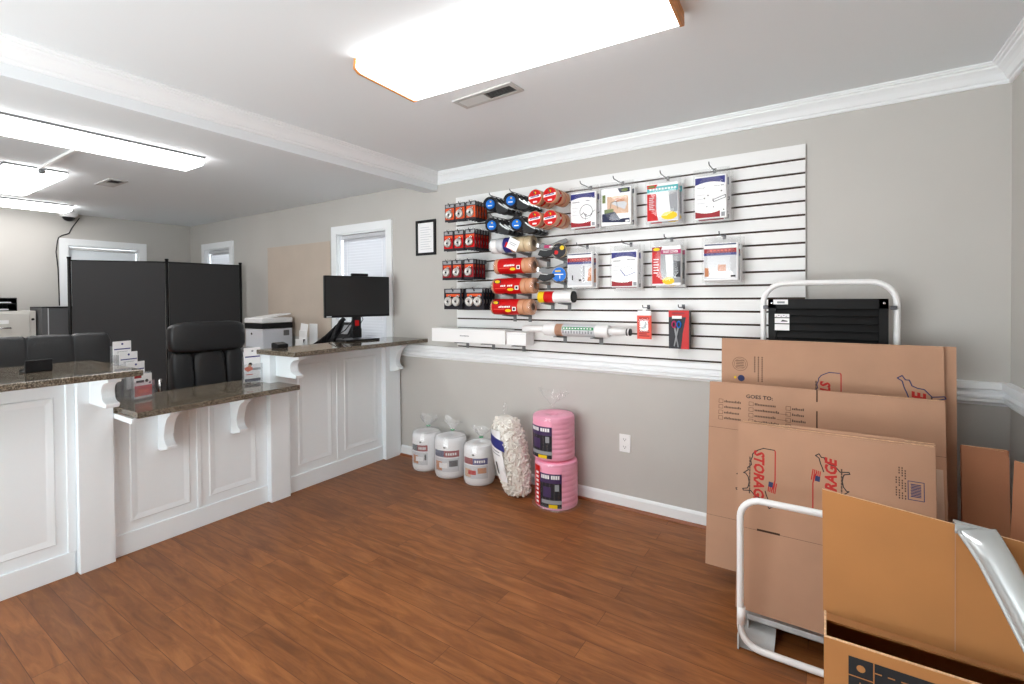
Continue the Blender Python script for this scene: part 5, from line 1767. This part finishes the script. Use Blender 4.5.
for i in range(6):
    x = -4.02 + i * 0.042
    h = 0.13 + 0.028 * i
    b.prism([(2.72, 0.88), (2.89, 0.88), (2.89, 0.88 + h), (2.86, 0.88 + h), (2.74, 0.88 + h * 0.55)], 'X', x, x + 0.006)
b.build('frame', t)
t = thing('desk_phone', 'black desk phone standing left behind the monitor stand', 'telephone', (-3.62, 2.78, 0.8685))
b = MB('blackpl').prism([(2.66, 0.8685), (2.88, 0.8685), (2.88, 1.10), (2.84, 1.16), (2.80, 1.13), (2.68, 0.93)], 'X', -3.72, -3.50)
b.build('base', t, bevel=0.006)
b = MB('blackpl').tube([(-3.68, 2.70, 0.99), (-3.69, 2.74, 1.06), (-3.69, 2.80, 1.16), (-3.68, 2.83, 1.19)], 0.022, 10)
b.build('handset', t)
b = MB('midgrey').add([(-3.63, 2.745, 1.058), (-3.53, 2.745, 1.058), (-3.53, 2.79, 1.135), (-3.63, 2.79, 1.135)], [(0, 1, 2, 3)])
b.build('display', t)

# charcoal folding screen
P1, P2, P3 = Vector((-6.05, 1.53)), Vector((-5.63, 2.18)), Vector((-5.60, 2.90))
t = thing('folding_screen', 'charcoal fabric folding screen with thin black posts in the office', 'room divider', (-5.75, 2.2, 0))
for p in (P1, P2, P3):
    b = MB('blackmetal').cyl((p.x, p.y, 0.012), (p.x, p.y, 1.775), 0.014, 12).cyl((p.x, p.y, 1.775), (p.x, p.y, 1.792), 0.017, 12)
    b.build('post', t)
    b = MB('blackmetal').box((p.x - 0.16, p.y - 0.02, 0.0), (p.x + 0.16, p.y + 0.02, 0.012))
    b.build('foot', t, bevel=0.003)
for a, e in ((P1, P2), (P2, P3)):
    d = (e - a).normalized()
    nn = Vector((-d.y, d.x)) * 0.005
    a2, e2 = a + d * 0.018, e - d * 0.018
    b = MB('blackfab')
    b.add([(a2.x - nn.x, a2.y - nn.y, 0.10), (e2.x - nn.x, e2.y - nn.y, 0.10), (e2.x - nn.x, e2.y - nn.y, 1.755), (a2.x - nn.x, a2.y - nn.y, 1.755),
           (a2.x + nn.x, a2.y + nn.y, 0.10), (e2.x + nn.x, e2.y + nn.y, 0.10), (e2.x + nn.x, e2.y + nn.y, 1.755), (a2.x + nn.x, a2.y + nn.y, 1.755)],
          [(0, 1, 2, 3), (7, 6, 5, 4), (0, 4, 5, 1), (1, 5, 6, 2), (2, 6, 7, 3), (3, 7, 4, 0)])
    b.build('fabric_panel', t)
    b = MB('blackmetal').cyl((a.x, a.y, 1.757), (e.x, e.y, 1.757), 0.007, 8)
    b.build('top_rail', t)

# office chairs
def pad(parent, name, c, sx, sy, sz, rot, mt='leather', power=3.5):
    """soft upholstered block (superellipsoid)"""
    n, m2 = 20, 12
    T = Matrix.Translation(c) @ rot
    b = MB(mt).at(T)
    def se(v):
        return math.copysign(abs(v) ** (2 / power), v)
    rings = []
    for j in range(m2 + 1):
        ph = -PI / 2 + PI * j / m2
        cz, rz = se(math.sin(ph)), abs(math.cos(ph)) ** (2 / power)
        rings.append([(sx * max(rz, 0.02) * se(math.cos(2 * PI * i / n)), sy * max(rz, 0.02) * se(math.sin(2 * PI * i / n)), sz * cz) for i in range(n)])
    b.loft(rings)
    return b.build(name, parent)
def chair_base(t, x, y, face):
    for k in range(5):
        a = face + 2 * PI * k / 5
        b = MB('chrome').tube([(x, y, 0.11), (x + 0.16 * math.cos(a), y + 0.16 * math.sin(a), 0.10), (x + 0.29 * math.cos(a), y + 0.29 * math.sin(a), 0.075)], 0.02, 8, r2=0.013)
        o = b.build('base_leg', t)
        cx, cy = x + 0.29 * math.cos(a), y + 0.29 * math.sin(a)
        MB('blackpl').cyl((cx - 0.02, cy, 0.029), (cx + 0.02, cy, 0.029), 0.029, 14).build('caster', o)
    MB('blackpl').cyl((x, y, 0.10), (x, y, 0.42), 0.026, 14).build('gas_lift', t)
# left chair: three vertical sections, seen from the front
x, y, face = -4.18, 0.885, 0.0
t = thing('office_chair', 'black leather office chair behind the left raised worktop, back in three sections', 'office chair', (x, y, 0))
chair_base(t, x, y, 0.3)
I4 = Matrix.Identity(4)
pad(t, 'seat', (x, y, 0.47), 0.25, 0.26, 0.06, I4)
lean = Matrix.Rotation(-0.10, 4, 'Y')
bx = x + 0.29
for k, (dy, sy) in enumerate(((-0.185, 0.103), (0.005, 0.122), (0.195, 0.103))):
    pad(t, 'back_pad', (bx, y + dy, 0.855), 0.055, sy, 0.315, lean, power=7)
pad(t, 'back_shell', (bx - 0.03, y, 0.80), 0.04, 0.26, 0.31, lean, 'blackpl', 5)
for s in (-1, 1):
    b = MB('blackpl').tube([(x + 0.22, y + s * 0.27, 0.50), (x + 0.20, y + s * 0.29, 0.60), (x + 0.10, y + s * 0.29, 0.68), (x - 0.15, y + s * 0.29, 0.68)], 0.022, 10)
    b.build('armrest', t)
# right chair: tall head cushion over vertical pads
x, y = -4.26, 1.80
t = thing('office_chair', 'black high backed office chair with a broad head cushion, in front of the charcoal screen', 'office chair', (x, y, 0))
chair_base(t, x, y, 0.1)
pad(t, 'seat', (x, y, 0.48), 0.26, 0.27, 0.06, I4)
bx = x + 0.28
rz = Matrix.Rotation(0.0, 4, 'Z')
pad(t, 'head_cushion', (bx + 0.02, y - 0.002, 1.090), 0.060, 0.268, 0.115, rz @ lean, power=5)
for dy, sy in ((-0.185, 0.072), (0.0, 0.118), (0.185, 0.072)):
    pad(t, 'back_pad', (bx + 0.02, y + dy, 0.755), 0.062, sy, 0.245, rz @ lean, power=4.5)
pad(t, 'back_shell', (bx + 0.005, y, 0.82), 0.035, 0.255, 0.35, lean, 'blackpl', 5)
for s in (-1, 1):
    b = MB('blackpl').tube([(x + 0.20, y + s * 0.29, 0.52), (x + 0.22, y + s * 0.31, 0.66), (x + 0.14, y + s * 0.31, 0.72), (x - 0.14, y + s * 0.31, 0.72)], 0.02, 10)
    o = b.build('armrest', t)
    MB('chrome').tube([(x + 0.255, y + s * 0.30, 0.66), (x + 0.265, y + s * 0.31, 0.755), (x + 0.24, y + s * 0.295, 0.80)], 0.012, 8).build('trim', o)

# filing cabinet, tray on it, grey panels beside it
FX = -6.62
t = thing('filing_cabinet', 'off white filing cabinet by the far office wall, lock at its side', 'filing cabinet', (-6.80, 1.20, 0))
MB('beige').box((-6.98, 0.95, 0), (FX, 1.415, 1.275)).build('body', t, bevel=0.004)
for i in range(4):
    z0 = 0.03 + i * 0.308
    o = MB('beige').box((FX + 0.001, 0.955, z0), (FX + 0.018, 1.365, z0 + 0.300)).build('drawer', t, bevel=0.003)
    MB('chrome').tube([(FX + 0.018, 1.10, z0 + 0.155), (FX + 0.04, 1.105, z0 + 0.16), (FX + 0.04, 1.23, z0 + 0.16), (FX + 0.018, 1.235, z0 + 0.155)], 0.007, 8).build('handle', o)
    MB('paper').box((FX + 0.018, 1.11, z0 + 0.20), (FX + 0.021, 1.22, z0 + 0.235)).build('label_holder', o)
MB('blackmetal').cyl((FX + 0.0, 1.392, 1.19), (FX + 0.006, 1.392, 1.19), 0.012, 12).build('lock', t)
t = thing('paper_tray', 'black two tier paper tray on top of the filing cabinet', 'paper tray', (-6.80, 1.17, 1.2755))
b = MB('blackpl')
for z in (1.276, 1.345):
    b.box((-6.95, 1.02, z), (-6.63, 1.285, z + 0.008)).box((-6.95, 1.02, z), (-6.63, 1.026, z + 0.045)).box((-6.95, 1.279, z), (-6.63, 1.285, z + 0.045))
b.box((-6.95, 1.279, 1.276), (-6.63, 1.285, 1.405)).box((-6.95, 1.02, 1.276), (-6.63, 1.026, 1.405)).box((-6.95, 1.02, 1.398), (-6.63, 1.285, 1.405)).box((-6.95, 1.02, 1.276), (-6.944, 1.285, 1.40))
b.build('trays', t)
b = MB('paper').box((-6.93, 1.035, 1.285), (-6.65, 1.23, 1.298)).box((-6.93, 1.035, 1.354), (-6.65, 1.25, 1.366))
b.build('papers', t)
t = thing('grey_cabinet', 'pair of grey cabinet panels between the filing cabinet and the charcoal screen', 'cabinet', (-6.5, 1.55, 0))
MB('greyfab').box((-6.90, 1.43, 0), (-6.50, 1.475, 1.305)).build('cabinet_panel', t, bevel=0.004)
MB('greyfab').box((-6.90, 1.485, 0.0), (-6.51, 1.80, 1.298)).build('door', t, bevel=0.004)
MB('blackpl').box((-6.90, 1.43, 1.300), (-6.50, 1.80, 1.312)).build('top', t, bevel=0.003)
MB('ltgrey').box((-6.505, 1.476, 0.0), (-6.50, 1.484, 1.298)).build('edge_strip', t)

# security camera and its cable on the far wall
t = thing('dome_camera', 'small white dome camera under the office ceiling above the far window', 'camera', (-6.93, 1.76, 2.27))
MB('white').lathe([(0.075, 0.065), (0.078, 0.055), (0.078, 0.035), (0.070, 0.022), (0.055, 0.014)], (-6.92, 1.755, 2.268), 24, True, True).build('housing', t)
MB('blackpl').lathe([(0.054, 0.016), (0.050, 0.0), (0.036, -0.018), (0.016, -0.027), (0.001, -0.029)], (-6.92, 1.755, 2.268), 20, True, False).build('dome', t)
cp = [(-6.92, 1.845, 2.285), (-6.97, 1.835, 2.25), (-7.0, 1.801, 2.179), (-7.0, 1.775, 2.115), (-6.995, 1.717, 2.088), (-6.985, 1.685, 2.06), (-6.985, 1.675, 2.02), (-7.0, 1.665, 1.903), (-7.0, 1.679, 1.73), (-7.0, 1.683, 1.49), (-7.0, 1.685, 1.32)]
tag(MB('blackpl').tube(cp, 0.005, 8).build('camera_cable'), 'thin black cable running down the far wall from the dome camera', 'cable')

# framed notice
t = thing('picture_frame', 'black framed white notice on the wall left of the slat wall', 'framed notice', (-2.81, YB, 1.74))
fx0, fx1, fz0, fz1 = -2.918, -2.695, 1.730, 2.024
b = MB('blackpl')
y0 = YB - 0.016
fw = 0.022
for a in ((fx0, fz0, fx0 + fw, fz1), (fx1 - fw, fz0, fx1, fz1), (fx0 + fw, fz0, fx1 - fw, fz0 + fw), (fx0 + fw, fz1 - fw, fx1 - fw, fz1)):
    b.box((a[0], y0, a[1]), (a[2], YB - 0.001, a[3]))
b.build('frame', t, bevel=0.002)
b = MB('paper').box((fx0 + fw, YB - 0.008, fz0 + fw), (fx1 - fw, YB - 0.002, fz1 - fw))
b.at(wallframe(fx0, YB - 0.0084, fz0))
for i in range(10):
    b.use('ltgrey').rect(0.05, 0.05 + i * 0.020, 0.175 - (i * 37 % 5) * 0.008, 0.055 + i * 0.020, 0)
b.build('notice', t)

# ------------------------------------------------------------------ ceiling fittings
def wrap_light(name, label, c, L_, w_top, w_bot, h, rot, lens, caps, capm):
    """wraparound fluorescent fitting, long side along local x, hanging under the ceiling"""
    t = thing(name, label, 'ceiling light', c)
    T = Matrix.Translation(c) @ Matrix.Rotation(rot, 4, 'Z')
    prof = [(-w_top / 2, 0.0), (-w_bot / 2, -h * 0.70), (-w_bot / 2 + 0.008, -h * 0.88), (-w_bot / 2 + 0.03, -h), (w_bot / 2 - 0.03, -h), (w_bot / 2 - 0.008, -h * 0.88), (w_bot / 2, -h * 0.70), (w_top / 2, 0.0)]
    b = MB('white' if caps else 'greypl').at(T).box((-L_ / 2, -w_top / 2 - 0.004, -0.013), (L_ / 2, w_top / 2 + 0.004, -0.0005))
    b.build('housing', t)
    me = MB(lens)
    me.prism([(p, q) for p, q in prof], 'X', -L_ / 2 + 0.006, L_ / 2 - 0.006)
    for v_ in me.v:
        v_.z = min(v_.z, -0.014)
    o = bpy.data.objects.new('diffuser', None)
    bpy.data.objects.remove(o)
    o = me_build_local(me, 'diffuser', t, rot)
    if caps:
        for s in (-1, 1):
            x0 = s * L_ / 2 - 0.006
            b = MB(capm).at(T)
            pr = [(-w_top / 2 - 0.006, -0.0005), (-w_bot / 2 - 0.006, -h * 0.85), (-w_bot / 2 + 0.02, -h - 0.006), (w_bot / 2 - 0.02, -h - 0.006), (w_bot / 2 + 0.006, -h * 0.85), (w_top / 2 + 0.006, -0.0005)]
            b.prism(pr, 'X', x0, x0 + 0.012)
            b.build('end_cap', t, bevel=0.002)
    return t
def me_build_local(mb, name, parent, rot):
    """part kept in its own axes so that the lens shading follows the tubes"""
    me = bpy.data.meshes.new(name)
    me.from_pydata([tuple(v) for v in mb.v], [], mb.f)
    for m_ in mb.ms:
        me.materials.append(m_)
    o = bpy.data.objects.new(name, me)
    COL.objects.link(o)
    o.parent = parent
    o.rotation_euler = (0, 0, rot)
    return o
wrap_light('ceiling_light', 'large fluorescent ceiling light with oak end caps in the front room', (-1.045, 1.565, CZ), 1.25, 0.375, 0.385, 0.055, math.radians(2.5), 'lensmain', True, 'woodcap')
wrap_light('ceiling_light', 'long fluorescent office light nearest the ceiling beam', (-3.66, 0.985, OZ), 1.22, 0.30, 0.295, 0.055, PI / 2, 'lensoff', False, None)
wrap_light('ceiling_light', 'fluorescent office light set crosswise beyond the nearest one', (-5.28, 1.035, OZ), 1.08, 0.33, 0.325, 0.055, 0.0, 'lensoff', False, None)
wrap_light('ceiling_light', 'fluorescent office light farthest away, close to the far wall', (-6.51, 1.04, OZ), 1.22, 0.30, 0.295, 0.055, PI / 2, 'lensoff', False, None)

t = thing('ceiling_conduit', 'thin white surface conduit across the office ceiling between two lights', 'conduit', (-4.2, 1.05, OZ))
b = MB('white').box((-4.73, 1.035, OZ - 0.018), (-3.82, 1.060, OZ - 0.0005))
b.build('raceway', t, bevel=0.003)
MB('greypl').lathe([(0.012, -0.018), (0.020, -0.025), (0.022, -0.04), (0.012, -0.052), (0.001, -0.055)], (-4.70, 1.05, OZ), 12, True, False).build('end_knob', t)

def vent(label, c, w, d, rot, dark):
    t = thing('ceiling_vent', label, 'air vent', c)
    T = Matrix.Translation(c) @ Matrix.Rotation(rot, 4, 'Z')
    b = MB('ventw').at(T)
    f = 0.022
    for a in ((-w / 2, -d / 2, w / 2, -d / 2 + f), (-w / 2, d / 2 - f, w / 2, d / 2), (-w / 2, -d / 2 + f, -w / 2 + f, d / 2 - f), (w / 2 - f, -d / 2 + f, w / 2, d / 2 - f), (-0.004, -d / 2 + f, 0.004, d / 2 - f)):
        b.box((a[0], a[1], -0.008), (a[2], a[3], -0.0005))
    b.build('frame', t)
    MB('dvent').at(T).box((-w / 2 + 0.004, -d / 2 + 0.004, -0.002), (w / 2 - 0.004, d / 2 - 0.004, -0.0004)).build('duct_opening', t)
    b = MB('ventw').at(T)
    n = int((d - 2 * f) / 0.011)
    for i in range(n):
        y = -d / 2 + f + (d - 2 * f) * (i + 0.5) / n
        for x0, x1, sl in ((-w / 2 + f, -0.004, -0.6), (0.004, w / 2 - f, 0.6)):
            c_, s_ = 0.005 * math.cos(sl), 0.005 * math.sin(sl)
            b.add([(x0, y - c_, -0.006 - s_), (x1, y - c_, -0.006 - s_), (x1, y + c_, -0.006 + s_), (x0, y + c_, -0.006 + s_)], [(0, 1, 2, 3)])
    b.build('louvers', t)
vent('rectangular air vent in the front room ceiling beside the oak capped light', (-1.42, 1.96, CZ), 0.37, 0.115, math.radians(-3), True)
vent('small white air vent in the office ceiling past the nearest light', (-4.88, 1.505, OZ), 0.32, 0.125, 0.0, False)

# ------------------------------------------------------------------ daylight
w = bpy.data.worlds.new('daylight')
SC.world = w
w.use_nodes = True
bg = w.node_tree.nodes['Background']
bg.inputs['Color'].default_value = (0.93, 0.985, 1.0, 1)
bg.inputs['Strength'].default_value = 1.0
# added glow below the horizon to brighten the ceiling, softer sky above
wt = w.node_tree
tcw = N(wt, 'ShaderNodeTexCoord')
sxw = N(wt, 'ShaderNodeSeparateXYZ')
wt.links.new(tcw.outputs['Generated'], sxw.inputs[0])
mrw = N(wt, 'ShaderNodeMapRange')
mrw.inputs['From Min'].default_value = -0.12
mrw.inputs['From Max'].default_value = 0.12
mrw.inputs['To Min'].default_value = 8.0
mrw.inputs['To Max'].default_value = 3.0
wt.links.new(sxw.outputs['Z'], mrw.inputs['Value'])
wt.links.new(mrw.outputs['Result'], bg.inputs['Strength'])

SC.view_settings.view_transform = 'Standard'
SC.view_settings.look = 'None'
SC.view_settings.gamma = 1.0
SC.view_settings.use_curve_mapping = False
SC.view_settings.exposure = 0.38
SC.cycles.use_denoising = True
SC.cycles.max_bounces = 10
SC.cycles.diffuse_bounces = 6
SC.cycles.transparent_max_bounces = 24
SC.cycles.caustics_reflective = False
SC.cycles.caustics_refractive = False
